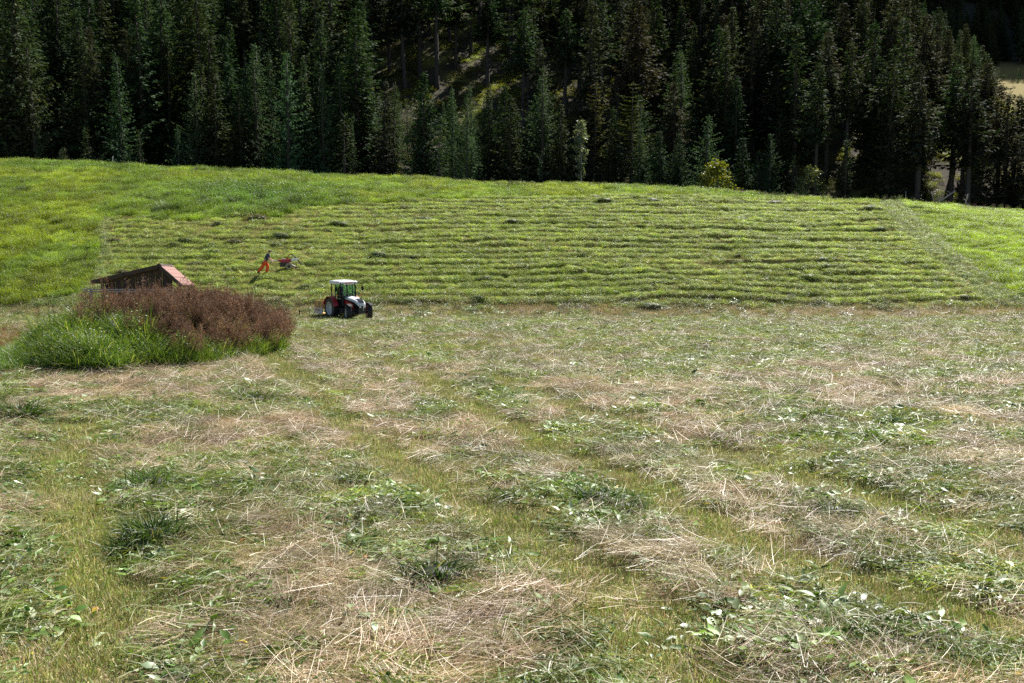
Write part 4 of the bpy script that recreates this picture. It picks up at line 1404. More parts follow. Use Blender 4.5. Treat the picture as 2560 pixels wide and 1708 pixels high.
    for sy in (-.52, .52):
        MB().box((1.0, sy, 2.42), (.06, .26, .13)).build('work_light_housing', 'black', roof, bevel=.012)
        for q in (-.055, .06):
            MB().lathe([(1.026, .04), (1.036, .045), (1.036, .001)], 'X', 10, (0, sy + q, 2.42), close=False).build('work_light', 'lamp', roof)
    MB().tube([(.90, .05, 2.30), (.90, .12, 2.1), (.965, .30, 1.75)], .014, 5).build('wiper', 'black', cab)
    # seat, wheel, column
    seat = MB().box((-.02, 0, 1.42), (.46, .46, .14)).box((-.24, 0, 1.72), (.12, .44, .56)).box((-.26, 0, 2.05), (.10, .26, .16)).build('driver_seat', 'seat', T, bevel=.03)
    st = MB().tube([(.78, 0, 1.30), (.60, 0, 1.66)], .035, 8).build('steering_column', 'black', T)
    ringp = [(.60 + .17 * math.cos(a) * .55, .19 * math.sin(a), 1.68 + .17 * math.cos(a) * .8) for a in [2 * math.pi * k / 16 for k in range(17)]]
    MB().tube(ringp, .016, 6, cap=False).build('steering_wheel', 'black', st)
    # mirrors, indicator, exhaust, steps
    for sy in (-1, 1):
        ar = MB().tube([(.82, sy * .57, 2.22), (1.02, sy * .86, 2.26), (1.02, sy * .98, 2.20)], .014, 6).build('mirror_arm', 'black', T)
        MB().box((1.03, sy * 1.0, 2.06), (.05, .17, .28)).build('mirror', 'black', ar, bevel=.015)
        ia = MB().tube([(.92, sy * .56, 1.78), (1.0, sy * .80, 1.70), (1.02, sy * .90, 1.58), (1.02, sy * .90, 1.36)], .020, 6).build('indicator_arm', 'black', T)
        MB().box((1.03, sy * .93, 1.62), (.05, .11, .09)).build('indicator', 'orange', ia, bevel=.012)
    MB().tube([(1.05, -.50, .9), (1.05, -.50, 1.6), (1.03, -.50, 2.25)], .04, 8).build('exhaust_pipe', 'iron', T)
    for k in range(3):
        MB().box((.72, -.72, .42 + .26 * k), (.34, .22, .035)).build('step', 'iron', T)
    # rear linkage
    mb = MB()
    for sy in (-.4, .4): mb.tube([(-.05, sy * .8, .55), (-.95, sy, .48)], .035, 6)
    mb.tube([(-.1, 0, .95), (-.95, 0, .95)], .03, 6)
    mb.build('rear_linkage', 'iron', T)
    return T
TRACTOR = build_tractor()

def build_crate():
    c0 = tr_pos - fwd * 1.0
    T = thing('transport_box', 'pale wooden transport box with white lettered side panel hitched behind the tractor', 'box', (c0.x, c0.y, tr_pos.z + .02), TR_HEAD)
    L, Wd = 1.15, 1.9
    MB().box((-L / 2, 0, .26), (L, Wd, .06)).build('floor_board', 'ply', T)
    for sy in (-1, 1):
        for k in range(3):
            p = MB().box((-L * (k + .5) / 3, sy * (Wd / 2 - .015), .88), (L / 3 - .012, .03, .48)).build('side_board', 'ply', T)
        for x in (-.02, -.52, -L + .02):
            MB().box((x, sy * (Wd / 2 + .02), .72), (.05, .04, .86)).build('upright', 'deadwood', T)
        b = MB().box((-L / 2, sy * (Wd / 2 + .055), .45), (L, .025, .40)).build('white_panel', 'board', T)
        cu = bpy.data.curves.new('lettering', 'FONT'); cu.body = 'METWAY'; cu.align_x = 'CENTER'; cu.align_y = 'CENTER'; cu.size = .20; cu.extrude = .004
        tmp = bpy.data.objects.new('tmp_text', cu); COL.objects.link(tmp)
        bpy.context.view_layer.update()
        me = bpy.data.meshes.new_from_object(tmp.evaluated_get(bpy.context.evaluated_depsgraph_get()))
        bpy.data.objects.remove(tmp)
        me.materials.clear(); me.materials.append(M['lettering'])
        o = obj('lettering', me, b, (-L * .5, sy * (Wd / 2 + .073), .50))
        o.rotation_euler = (math.radians(90), 0, 0 if sy < 0 else math.pi)
    for x in (-.02, -L + .02):
        MB().box((x, 0, .86), (.03, Wd - .06, .50)).build('end_board', 'ply', T)
    return T
build_crate()

def rake(name, label, a, b, head, mat='ash', teeth=9, hw=.34):
    a, b = Vector(a), Vector(b)
    T = thing(name, label, 'rake', a)
    MB().tube([(0, 0, 0), (b - a) * .5 + Vector((.01, 0, 0)), b - a], .022, 6).build('handle', mat, T)
    d = (b - a).normalized()
    s = d.cross(Vector((0, 1, 0))).normalized() if abs(d.y) < .9 else Vector((1, 0, 0))
    e = (b - a) if head else Vector((0, 0, .04))
    hd = MB().tube([e - s * hw, e + s * hw], .022, 6).build('head_bar', mat if head else 'orange', T)
    for k in range(teeth):
        p = e + s * hw * (-1 + 2 * (k + .5) / teeth)
        MB().tube([p, p + Vector((0, -.10, 0))], [.009, .004], 4).build('tooth', mat, hd)
    return T
p1 = hit(774, 797); yy = p1.y
q1 = at_y(769, 738, yy)
rake('hay_rake', 'upright wooden hay rake with its head at the top, left of the tractor', (p1.x, yy, gz(p1.x, yy) - .03), q1, True, hw=.14)
p2 = hit(777, 798)
q2 = at_y(816, 726, p2.y + .25)
rake('hay_fork', 'yellow-handled rake leaning to the right across the wooden box', (p2.x, p2.y, gz(p2.x, p2.y) + .0), q2, False, hw=.16)
p3 = hit(784, 801)
def fence_post():
    p = hit(748, 794)
    z = gz(p.x, p.y)
    t = at_y(749, 775, p.y)
    T = thing('fence_post', 'short black post with a slanting brace, standing alone left of the rakes', 'post', (p.x, p.y, z - .05))
    MB().tube([(0, 0, 0), (0.03, 0, t.z - z + .05)], .045, 6).build('post', 'black', T)
    e = at_y(757, 788, p.y)
    MB().tube([(0.03, 0, t.z - z), (e.x - p.x, .1, .22), (e.x - p.x - .03, .1, 0)], .018, 5).build('brace', 'iron', T)
fence_post()

# ------------------------------------------------------------------ person and mower on the slope
def skin_body(name, joints, edges, mat, parent, sub=2, root=0, fat=1.3):
    me = bpy.data.meshes.new(name)
    me.from_pydata([j[0] for j in joints], edges, [])
    o = obj(name, me, parent)
    md = o.modifiers.new('skin', 'SKIN'); md.use_smooth_shade = True
    lay = me.skin_vertices[0].data
    for i, j in enumerate(joints):
        r = j[1]
        lay[i].radius = (r * fat, r * fat) if not hasattr(r, '__len__') else (r[0] * fat, r[1] * fat)
        lay[i].use_root = (i == root)
    s = o.modifiers.new('sub', 'SUBSURF'); s.levels = sub; s.render_levels = sub
    me.materials.append(M[mat])
    return o

pf = hit(661, 689)
PZ = gz(pf.x, pf.y)
def build_person():
    T = thing('person', 'person in orange trousers, dark shirt and cap, striding behind the mower', 'person', (pf.x, pf.y, PZ), math.radians(6))
    up = float(h0(np.array([pf.x]), np.array([pf.y + .5]))[0] - h0(np.array([pf.x]), np.array([pf.y - .5]))[0])
    J = []; E = []
    def add(p, r, parent=None):
        J.append((p, r)); i = len(J) - 1
        if parent is not None: E.append((parent, i))
        return i
    pel = add((.10, 0, .96), .13)
    wai = add((.17, 0, 1.12), .12, pel); che = add((.27, 0, 1.34), (.15, .12), wai); nb = add((.35, 0, 1.51), .055, che); nk = add((.39, 0, 1.58), .052, nb)
    hd = add((.43, 0, 1.66), .088, nk); ht = add((.44, 0, 1.76), .075, hd)
    jaw = add((.50, 0, 1.62), .035, hd); nose = add((.535, 0, 1.675), .014, hd)
    for sy in (-1, 1):
        ear = add((.42, sy * .088, 1.67), .018, hd)
    ends = {}
    for sy, el, ha in ((-1, (.40, -.27, 1.16), (.66, -.24, .92)), (1, (.44, .26, 1.18), (.68, .22, .97))):
        sh = add((.31, sy * .19, 1.46), .062, che); e = add(el, .043, sh); wr = add((ha[0] - .05, ha[1], ha[2] + .05), .028, e)
        pm = add(ha, .034, wr)
        for k in range(4):
            f1 = add((ha[0] + .045 + .004 * (k == 1), ha[1] + (k - 1.5) * .020, ha[2] - .030), .0095, pm)
            add((ha[0] + .050 + (.008 if k in (1, 2) else 0), ha[1] + (k - 1.5) * .019, ha[2] - .062 - .01 * (k in (1, 2))), .008, f1)
        th = add((ha[0] + .01, ha[1] - sy * .04, ha[2] - .03), .011, pm); add((ha[0] + .035, ha[1] - sy * .045, ha[2] - .055), .009, th)
    legs = []
    for sy, kn, an, toe in ((-1, (-.12, -.12, .55), (-.44, -.13, .13), (-.32, -.13, .03)), (1, (.27, .10, .54), (.16, .11, .09), (.32, .11, .04))):
        dz = up * kn[1] * 0
        hp = add((.09, sy * .10, .90), .10, pel); k = add(kn, .066, hp); a = add(an, .045, k); t = add(toe, .035, a)
        legs.append((hp, k, a, t))
    skin_body('body', J, E, 'skin', T)
    g = 1.16
    def sub(name, chain, mat, extra=1.18, add_r=.012):
        idx = []; jj = []; ee = []
        for (p, r, par) in chain:
            jj.append((p, r + add_r if not hasattr(r, '__len__') else (r[0] + add_r, r[1] + add_r)))
            if par is not None: ee.append((par, len(jj) - 1))
        return skin_body(name, jj, ee, mat, T)
    sub('shirt', [((.15, 0, 1.06), .135, None), ((.18, 0, 1.14), .13, 0), ((.27, 0, 1.34), (.165, .135), 1), ((.34, 0, 1.49), .075, 2),
                  ((.31, -.19, 1.46), .078, 2), ((.355, -.235, 1.30), .066, 4), ((.375, -.25, 1.23), .062, 5),
                  ((.31, .19, 1.46), .078, 2), ((.365, .23, 1.31), .066, 7), ((.39, .24, 1.25), .062, 8)], 'shirt')
    sub('trousers', [((.12, 0, 1.02), .135, None), ((.10, 0, .93), .14, 0), ((.08, -.10, .86), .112, 1), ((-.12, -.12, .55), .088, 2), ((-.39, -.13, .20), .078, 3), ((-.42, -.13, .15), .078, 4),
                     ((.11, .10, .86), .112, 1), ((.27, .10, .54), .088, 6), ((.18, .11, .20), .080, 7), ((.165, .11, .13), .080, 8)], 'trouser')
    for (a, t) in (((-.46, -.13, .13), (-.30, -.13, .035)), ((.155, .11, .09), (.33, .11, .05))):
        a, t = Vector(a), Vector(t)
        skin_body('boot', [(a + Vector((.0, 0, .06)), .062), (a - Vector((.02, 0, .03)), .055), ((a + t) / 2 - Vector((0, 0, .02)), .052), (t, .042)], [(0, 1), (1, 2), (2, 3)], 'boot', T)
    cp = MB()
    rings = []
    for z, r in ((1.70, .112), (1.76, .108), (1.81, .08), (1.835, .03)):
        rings.append([(.435 + r * math.cos(2 * math.pi * k / 14), r * .92 * math.sin(2 * math.pi * k / 14), z) for k in range(14)])
    cp.loft(rings)
    cp.box((.575, 0, 1.705), (.13, .15, .018))
    cp.build('cap', 'cap', T, smooth=True)
    MB().lathe([(1.0, .158), (1.0, .165), (1.05, .165), (1.05, .158)], 'Z', 18, (.125, 0, 0)).build('belt', 'boot', T)
    return T
build_person()

mw = hit(712, 677)
def build_mower():
    T = thing('walking_mower', 'red two-wheeled walk-behind mower with hay-caked wheel and folded arm on the slope', 'mower', (mw.x, mw.y, gz(mw.x, mw.y)), math.radians(10))
    for sy in (-.28, .28):
        w = obj('wheel', MB().lathe([(-.10, .12), (-.10, .22), (-.06, .265), (.06, .265), (.10, .22), (.10, .12)], 'Y', 20).mesh('wheel', 'mud'), T, (.34, sy, .27))
        MB().lathe([(-.09, .125), (-.05, .03), (.05, .03), (.09, .125)], 'Y', 14).build('hub', 'iron', w)
        for k in range(14):
            a = 2 * math.pi * k / 14
            MB().box((math.cos(a) * .268, 0, math.sin(a) * .268), (.03, .2, .05), rot=Matrix.Rotation(-a, 3, 'Y').to_quaternion()).build('lug', 'mud', w)
    MB().box((.34, 0, .27), (.10, .55, .10)).box((.10, 0, .40), (.62, .34, .30)).box((-.18, 0, .40), (.36, .40, .34)).build('engine', 'iron', T, bevel=.03)
    mb = MB()
    mb.loft([[(-.62, -.13, .70), (-.62, .13, .70), (-.62, .10, .78), (-.62, -.10, .78)],
             [(-.25, -.20, .58), (-.25, .20, .58), (-.25, .17, .80), (-.25, -.17, .80)],
             [(.30, -.22, .55), (.30, .22, .55), (.30, .18, .83), (.30, -.18, .83)],
             [(.52, -.20, .60), (.52, .20, .60), (.52, .17, .84), (.52, -.17, .84)]])
    body = mb.build('bonnet', 'redmow', T, bevel=.03)
    MB().loft([[(.525, -.20, .66), (.525, .20, .66), (.525, .18, .85), (.525, -.18, .85)], [(1.0, -.15, .78), (1.0, .15, .78), (1.0, .13, .87), (1.0, -.13, .87)], [(1.12, -.08, .82), (1.12, .08, .82), (1.12, .06, .86), (1.12, -.06, .86)]]).build('pale_nose', 'white', body, bevel=.015)
    MB().box((-.10, .04, .84), (.22, .16, .07)).build('fuel_tank', 'rim', body, bevel=.02)
    for sy in (-.24, .24):
        hb = MB().tube([(-.35, sy * .5, .66), (-.80, sy, .74), (-.98, sy * 1.15, .80), (-1.02, sy * 1.15, .62), (-1.10, sy * 1.15, .50)], .020, 6).build('handlebar', 'chrome', T)
        MB().tube([(-1.02, sy * 1.15, .62), (-1.10, sy * 1.15, .50)], .028, 6).build('grip', 'black', hb)
    MB().tube([(.15, .12, .80), (.32, .15, 1.12), (.52, .18, 1.22)], .045, 6).build('guard_arm', 'redmow', T)
    MB().tube([(.52, .18, 1.22), (.80, .22, .98), (1.12, .26, .62), (1.30, .2, .38)], .055, 6).build('swath_arm', 'iron', T)
    mb = MB()
    d = Vector((.55, .85, 0)).normalized()
    mb.box((1.10, .10, .12), (1.55, .10, .08), rot=Matrix.Rotation(math.radians(38), 3, 'Z').to_quaternion())
    cb = mb.build('cutter_bar', 'redmow', T, bevel=.01)
    for k in range(14):
        p = Vector((1.10, .10, .10)) + Vector((math.cos(math.radians(38)), math.sin(math.radians(38)), 0)) * (-.72 + 1.44 * k / 13)
        n = Vector((math.sin(math.radians(38)), -math.cos(math.radians(38)), 0))
        MB().hull([p + n * .04 + Vector((0, 0, .02)), p + n * .04 - Vector((0, 0, .02)), p + n * .14, p + n * .05 + Vector((.03, .02, 0))]).build('finger', 'iron', cb)
    MB().tube([(.45, 0, .40), (.80, .05, .22), (1.05, .08, .14)], .06, 8).build('drive_neck', 'iron', T)
build_mower()

# ------------------------------------------------------------------ hut behind the mound
def build_hut():
    Y = 50.
    ap = at_y(397, 661, Y)
    z0 = float(h0(np.array([ap.x]), np.array([Y]))[0])
    T = thing('hut', 'low dark wooden hut with red tiled roof half hidden behind the weedy mound', 'hut', (ap.x, Y, z0 - .05), math.radians(0))
    top = ap.z - z0 + .05
    le = at_y(229, 703, Y); re = at_y(455, 713, Y)
    lx, lz = le.x - ap.x, le.z - z0 + .05
    rx, rz = re.x - ap.x, re.z - z0 + .05
    D = 1.5
    sh = Vector((.12, D, -.10))       # how far the ridge runs back
    roof = MB()
    def slab(a, b, t):
        a, b = Vector(a), Vector(b)
        n = Vector((-(b - a).z, 0, (b - a).x)).normalized()
        if n.z < 0: n = -n
        roof.loft([[a, b, b + n * t, a + n * t], [a + sh, b + sh, b + sh + n * t, a + sh + n * t]])
    slab((0, 0, top - .16), (lx, 0, lz - .12), .12)
    slab((0, 0, top - .16), (rx, 0, rz - .10), .08)
    roof = roof.build('roof', 'oldwood', T)
    for (ex, ez) in ((lx, lz), (rx, rz)):
        a, b = Vector((0, -.05, top - .10)), Vector((ex, -.05, ez - .06))
        dv = (b - a).normalized()
        mb = MB()
        n = Vector((-dv.z, 0, dv.x));  n = n if n.z > 0 else -n
        mb.loft([[a - n * .09, a + n * .09, a + n * .09 + Vector((0, .04, 0)), a - n * .09 + Vector((0, .04, 0))], [b - n * .09, b + n * .09, b + n * .09 + Vector((0, .04, 0)), b - n * .09 + Vector((0, .04, 0))]])
        mb.build('barge_board', 'oldwood', roof)
    # tiles, laid course by course on both slopes
    def tiles(ex, ez, courses, cols, base):
        a, b = Vector((0, 0, top - .06)), Vector((ex, 0, ez - .02))
        dv = (b - a) / courses
        n = Vector((-dv.z, 0, dv.x)).normalized(); n = n if n.z > 0 else -n
        wv = sh / cols
        mb = MB()
        L = dv.length * 1.12
        u = dv.normalized()
        mb.loft([[Vector((0, 0, 0)), u * L + n * .0, u * L + n * .035, n * .022],
                 [wv * .5, wv * .5 + u * L, wv * .5 + u * L + n * .055, wv * .5 + n * .04],
                 [wv * .97, wv * .97 + u * L, wv * .97 + u * L + n * .035, wv * .97 + n * .022]])
        me = mb.mesh('tile', 'tile')
        for i in range(courses):
            for j in range(cols):
                o = obj('tile', me, roof)
                o.location = a + dv * i + wv * j + n * (.012 + .012 * ((i * 7 + j * 3) % 3) * .4) + n * .02
    tiles(rx, rz, 5, 4, 0)
    tiles(lx, lz, 8, 4, 0)
    for k in range(5):
        o = sh / 5
        mb = MB()
        r0, r1 = [], []
        for q in range(7):
            an = math.pi * q / 6
            r0.append(Vector((math.cos(an) * .15, 0, top - .10 + .14 * math.sin(an))) + o * k)
            r1.append(Vector((math.cos(an) * .13, 0, top - .11 + .13 * math.sin(an))) + o * (k + 1.08))
        mb.loft([r0, r1]).build('ridge_tile', 'ridge', roof)
    # posts and plank walls
    wall = obj('wall', None, T); wall.empty_display_size = .1
    import bisect
    def zroof(x):
        return (top - .18) + ((lz - top) * x / lx if x < 0 else (rz - top) * x / rx)
    x = lx + .55
    k = 0
    while x < .42:
        w = .17
        hgt = zroof(x + w / 2)
        MB().box((x + w / 2, .30 + .012 * (k % 2), hgt / 2), (w - .012, .03, hgt)).build('plank', 'oldwood', wall)
        x += w; k += 1
    for px_ in (lx + .45, .48, rx - .22):
        hgt = zroof(px_)
        MB().box((px_, .22, hgt / 2), (.12, .12, hgt)).build('post', 'oldwood', T)
    for k in range(5):
        MB().box((rx - .30 - .0, .45 + .2 * k, 1.0), (.03, .18, 2.0)).build('plank', 'oldwood', wall)
    # grey boards sticking out on both sides
    a, b = at_y(209, 723, Y), at_y(467, 727, Y)
    R = thing('board_rail', 'pale grey weathered boards sticking out either side of the hut', 'boards', (a.x, Y + .05, z0))
    for q in range(2):
        hb = a.z - z0 - .10 * q
        MB().box(((b.x - a.x) / 2, -.12 + .02 * q, hb - .02), (b.x - a.x - .25 * q, .05, .06)).build('board', 'greywood', R)
    for xx in (.35, (b.x - a.x) / 2, b.x - a.x - .35):
        MB().box((xx, -.03, (a.z - z0) / 2 - .06), (.10, .10, a.z - z0)).build('leg', 'greywood', R)
build_hut()

# ------------------------------------------------------------------ heaps, tufts, dead wood
def heap_mesh(seed, n=520, cols=None, w=None):
    rng = np.random.default_rng(seed)
    cols = cols or GREEN_CUT; w = w or [4, 4, 1.5, .6]
    th = rng.uniform(0, 6.283, n); ph = np.arccos(rng.uniform(0, 1, n))
    rr = rng.uniform(.72, 1.0, n)
    N = np.stack([np.sin(ph) * np.cos(th), np.sin(ph) * np.sin(th), np.cos(ph)], 1)
    lump = 1 + .28 * (vnoise(N[:, 0] * 2 + 5, N[:, 1] * 2 + 5, seed) - .5)
    P = N * rr[:, None] * lump[:, None] * np.array([.55, .42, .36])
    az = th + rng.normal(0, 1.1, n)
    a = ribbons(P, az, rng.uniform(-.5, .6, n), rng.uniform(-1.3, .3, n), rng.uniform(.14, .34, n), rng.uniform(.010, .02, n), palette(n, cols, w, rng), k=3, rng=rng)
    k = 14
    U, Vv = np.meshgrid(np.linspace(0, 2 * np.pi, k, endpoint=False), np.linspace(0.05, np.pi / 2, 6))
    core = np.stack([np.cos(U) * np.sin(Vv) * .46, np.sin(U) * np.sin(Vv) * .35, np.cos(Vv) * .29], -1).reshape(-1, 3)
    F = []
    for i in range(5):
        for j in range(k): F.append([i * k + j, i * k + (j + 1) % k, (i + 1) * k + (j + 1) % k, (i + 1) * k + j])
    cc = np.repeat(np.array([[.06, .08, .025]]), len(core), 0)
    V, Fa, C = join([a, (core, np.array(F), cc)])
    return mesh_np('hay_heap', V, Fa, C, M['heap'])
HM = [heap_mesh(901), heap_mesh(902), heap_mesh(903, cols=[(.17, .15, .05), (.12, .15, .04), (.24, .19, .08)], w=[3, 3, 2])]
heaps = [
    (643, 553, 2, 2.2, 1.7, 'round brownish grass hummock at the edge of the uncut grass'),
    (700, 596, 0, 2.0, 1.2, 'broad green hay heap uphill of the person'),
    (690, 617, 1, 1.3, 1.1, 'small dark hay heap just above the person and mower'),
    (765, 616, 0, 1.5, .9, 'low green hay heap up and right of the mower'),
    (535, 640, 1, 1.6, 1.6, 'tall dark hay heap on the slope right of the hut roof'),
    (526, 618, 0, 1.3, 1.0, 'paler hay heap just behind the tall dark one'),
    (460, 606, 1, 1.5, 1.1, 'dark hay heap uphill of the hut ridge'),
    (285, 605, 2, 1.2, .8, 'small brownish heap near the left edge of the mown slope'),
    (905, 596, 2, 1.3, 1.0, 'rounded olive hay heap upper middle left on the slope'),
    (978, 628, 1, 1.3, 1.0, 'dark hay heap on the slope above the tractor nose'),
    (1188, 630, 1, 1.6, .9, 'dark oval hay heap left of the slope centre'),
    (1545, 538, 1, 1.7, .8, 'dark hay heap in the upper rows at the slope centre'),
    (1912, 628, 0, 1.7, .8, 'long flat hay heap right of the slope centre'),
    (2056, 662, 1, 1.5, 1.3, 'upper of two small dark heaps on the right slope'),
    (2068, 676, 1, 1.1, .9, 'lower of two small dark heaps on the right slope'),
    (1625, 765, 0, 2.0, .8, 'flat green heap on the foot of the slope, middle'),
    (935, 915, 1, .8, .7, 'small dark tuft of hay on the field below the tractor'),
    (1090, 718, 2, 1.5, .8, 'pale brown hay heap right of the tractor'),
]
for (px, py, k, s, sz, lb) in heaps:
    p = hit(px, py)
    o = obj('hay_heap', HM[k], loc=(p.x, p.y, gz(p.x, p.y) - .03))
    o.scale = (s, s * .8, sz); o.rotation_euler = (0, 0, random.uniform(-.4, .4))
    tag(o, lb, 'heap', 'heaps of cut grass')

def tuft_mesh(seed, n=420, hh=(.14, .34), R=.22, cols=None):
    rng = np.random.default_rng(seed)
    x, y = disc(n, R, rng)
    az = np.arctan2(y, x) + rng.normal(0, .8, n)
    cols = cols or [(.035, .07, .014), (.06, .12, .022), (.11, .18, .04), (.30, .26, .12)]
    zz = .12 * np.sqrt(np.clip(1 - (x * x + y * y) / (R * R), 0, 1))
    a = ribbons(np.stack([x, y, zz], 1), az, rng.uniform(.5, 1.45, n), rng.uniform(-1.8, -.3, n), rng.uniform(*hh, n), rng.uniform(.006, .013, n), palette(n, cols, [3, 4, 2, .5], rng), k=4, rng=rng)
    k = 12
    U, Vv = np.meshgrid(np.linspace(0, 2 * np.pi, k, endpoint=False), np.linspace(0.05, np.pi / 2, 5))
    core = np.stack([np.cos(U) * np.sin(Vv) * R * .85, np.sin(U) * np.sin(Vv) * R * .75, np.cos(Vv) * .16], -1).reshape(-1, 3)
    F = np.array([[i * k + j, i * k + (j + 1) % k, (i + 1) * k + (j + 1) % k, (i + 1) * k + j] for i in range(4) for j in range(k)])
    V, F2, C = join([a, (core, F, np.repeat(np.array([[.03, .035, .015]]), len(core), 0))])  # near-black core paints the shade deep inside the tuft
    return mesh_np('grass_tuft', V, F2, C, M['tuft'])
TM = [tuft_mesh(951), tuft_mesh(952, 220, (.10, .26)), tuft_mesh(953, 200, (.12, .3), .26)]
tufts = [
    (385, 1375, 0, 1.15, 'big dark green grass tuft left standing in the left foreground'),
    (330, 1390, 1, 1.0, 'shaded smaller tuft hugging the left of the big foreground tuft'),
    (1090, 1475, 1, 1.25, 'dark grass clump standing for a shadowed hole in the pale straw, bottom centre'),
    (1490, 1275, 1, 1.1, 'dark leafy clump among big leaves, right of centre foreground'),
    (1560, 1300, 1, .9, 'second dark clump beside the bare lane, right of centre'),
    (2085, 1305, 1, 1.0, 'dark hollow clump in the right foreground swath'),
    (640, 1015, 2, 1.2, 'dark clump of cut grass below the mound'),
    (890, 1220, 2, .9, 'small green clump of cut grass left of the middle lane'),
    (380, 1230, 2, 1.1, 'leafy clump above the big foreground tuft'),
    (1105, 1060, 1, .7, 'lone upright dark sprig in the middle of the field'),
    (50, 1060, 0, 1.5, 'tall green grass clump at the left edge of the field'),
]
for (px, py, k, s, lb) in tufts:
    p = hit(px, py)
    o = obj('grass_tuft', TM[k], loc=(p.x, p.y, gz(p.x, p.y) - .02))
    o.scale = (s * 1.6, s * 1.2, s * 1.1); o.rotation_euler = (0, 0, random.uniform(-.3, .3))
    tag(o, lb, 'grass tuft', 'tufts left standing in the hay')

# single large dock leaves lying in the swaths in front
def dock_leaves():
    rng = np.random.default_rng(961)
    ms = []
    for i in range(10):
        c = palette(1, LEAFC, [3, 3, 2.2, 2.2, .5], rng)
        V, F, C = leaves(np.zeros((1, 3)), np.zeros(1), np.array([rng.uniform(.0, .3)]), np.array([rng.uniform(-.35, .35)]), np.array([.22]), np.array([.085]), c,
                         curl=np.array([rng.uniform(-1.1, .3)]), fold=np.array([rng.uniform(-.2, .5)]), rng=rng)
        ms.append(mesh_np('dock_leaf_%d' % i, V, F, C, M['leaf_single']))
    spots = [(1850, 1440, 180, 80, 70), (1330, 1170, 150, 55, 50), (80, 1420, 110, 120, 45), (60, 1100, 90, 90, 25), (340, 1120, 110, 40, 25), (1960, 1100, 160, 60, 25),
             (2260, 1360, 90, 60, 25), (880, 1180, 130, 45, 20)]
    n = 0
    for (cx, cy, sx, sy, k) in spots:
        for _ in range(k):
            px = (cx + rng.normal(0, sx * .6)) * 1.0894; py = (cy + rng.normal(0, sy * .6)) * 1.0894
            if not (0 < px < 2560 and 900 < py < 1700): continue
            p = hit(px, py)
            o = obj('dock_leaf', ms[rng.integers(0, 10)], MEADOW, (p.x, p.y, gz(p.x, p.y) + rng.uniform(.03, .08)))
            o.rotation_euler = (rng.normal(0, .25), rng.normal(0, .25), rng.uniform(0, 6.28))
            s = rng.uniform(.55, 1.25); o.scale = (s, s * rng.uniform(.8, 1.2), s)
            n += 1
    for _ in range(26):      # a few yellow or rust leaves
        px, py = rng.uniform(30, 2530), rng.uniform(980, 1690)
        p = hit(px, py)
        c = palette(1, [(.60, .40, .03), (.55, .22, .03), (.28, .10, .04)], [3, 2, 1], rng)
        V, F, C = leaves(np.zeros((1, 3)), np.zeros(1), np.array([.3]), np.array([.2]), np.array([.11]), np.array([.06]), c, rng=rng)
        o = obj('dock_leaf', mesh_np('yellow_leaf', V, F, C, M['leaf_single']), MEADOW, (p.x, p.y, gz(p.x, p.y) + .07))
        o.rotation_euler = (0, 0, rng.uniform(0, 6.28))
dock_leaves()

# dead wood and stakes at the crest on the right
def limb(name, label, cat, pts, r, twigs=4, mat='deadwood', seed=0):
    rng = random.Random(seed)
    P = [Vector(p) for p in pts]
    T = thing(name, label, cat, P[0])
    MB().tube([p - P[0] for p in P], [r * (1 - .6 * i / (len(P) - 1)) for i in range(len(P))], 7).build('stem', mat, T, smooth=True)
    for k in range(twigs):
        t = rng.uniform(.3, .95) * (len(P) - 1); i = min(int(t), len(P) - 2)
        q = P[i].lerp(P[i + 1], t - i) - P[0]
        e = q + Vector((rng.uniform(-.6, .6), rng.uniform(-.3, .3), rng.uniform(.0, .5)))
        MB().tube([q, q.lerp(e, .5) + Vector((0, 0, .04)), e], [r * .3, r * .2, r * .08], 5).build('twig', mat, T)
def cp_(px, py, Y): return at_y(px, py, Y)
limb('fallen_trunk', 'pale fallen trunk leaning up to the right behind the crest', 'trunk', [cp_(2342, 508, 124), cp_(2362, 495, 124.4), cp_(2388, 477, 125)], .16, 4, seed=1)
limb('dead_branch', 'thin pale upright dead branch left of the leaning trunk', 'branch', [cp_(2335, 512, 122), cp_(2333, 498, 122), cp_(2329, 480, 122)], .09, 3, seed=2)
limb('dead_branch', 'thin grey branch slanting across the leaning trunk', 'branch', [cp_(2344, 500, 123), cp_(2352, 490, 123), cp_(2362, 476, 123)], .06, 3, seed=3)
limb('dead_snag', 'bright bare crooked snag on the right crest', 'snag', [cp_(2412, 516, 119), cp_(2416, 500, 119), cp_(2421, 484, 119)], .12, 4, seed=4)
limb('stake', 'thin pale stake at the corner of the mown slope', 'stake', [cp_(2264, 498, 120), cp_(2265, 477, 120)], .05, 0, mat='greywood', seed=5)
limb('stake', 'thin white stake on the left crest before the dark trees', 'stake', [cp_(282, 410, 116.5), cp_(282, 391, 116.5)], .035, 0, mat='white', seed=6)

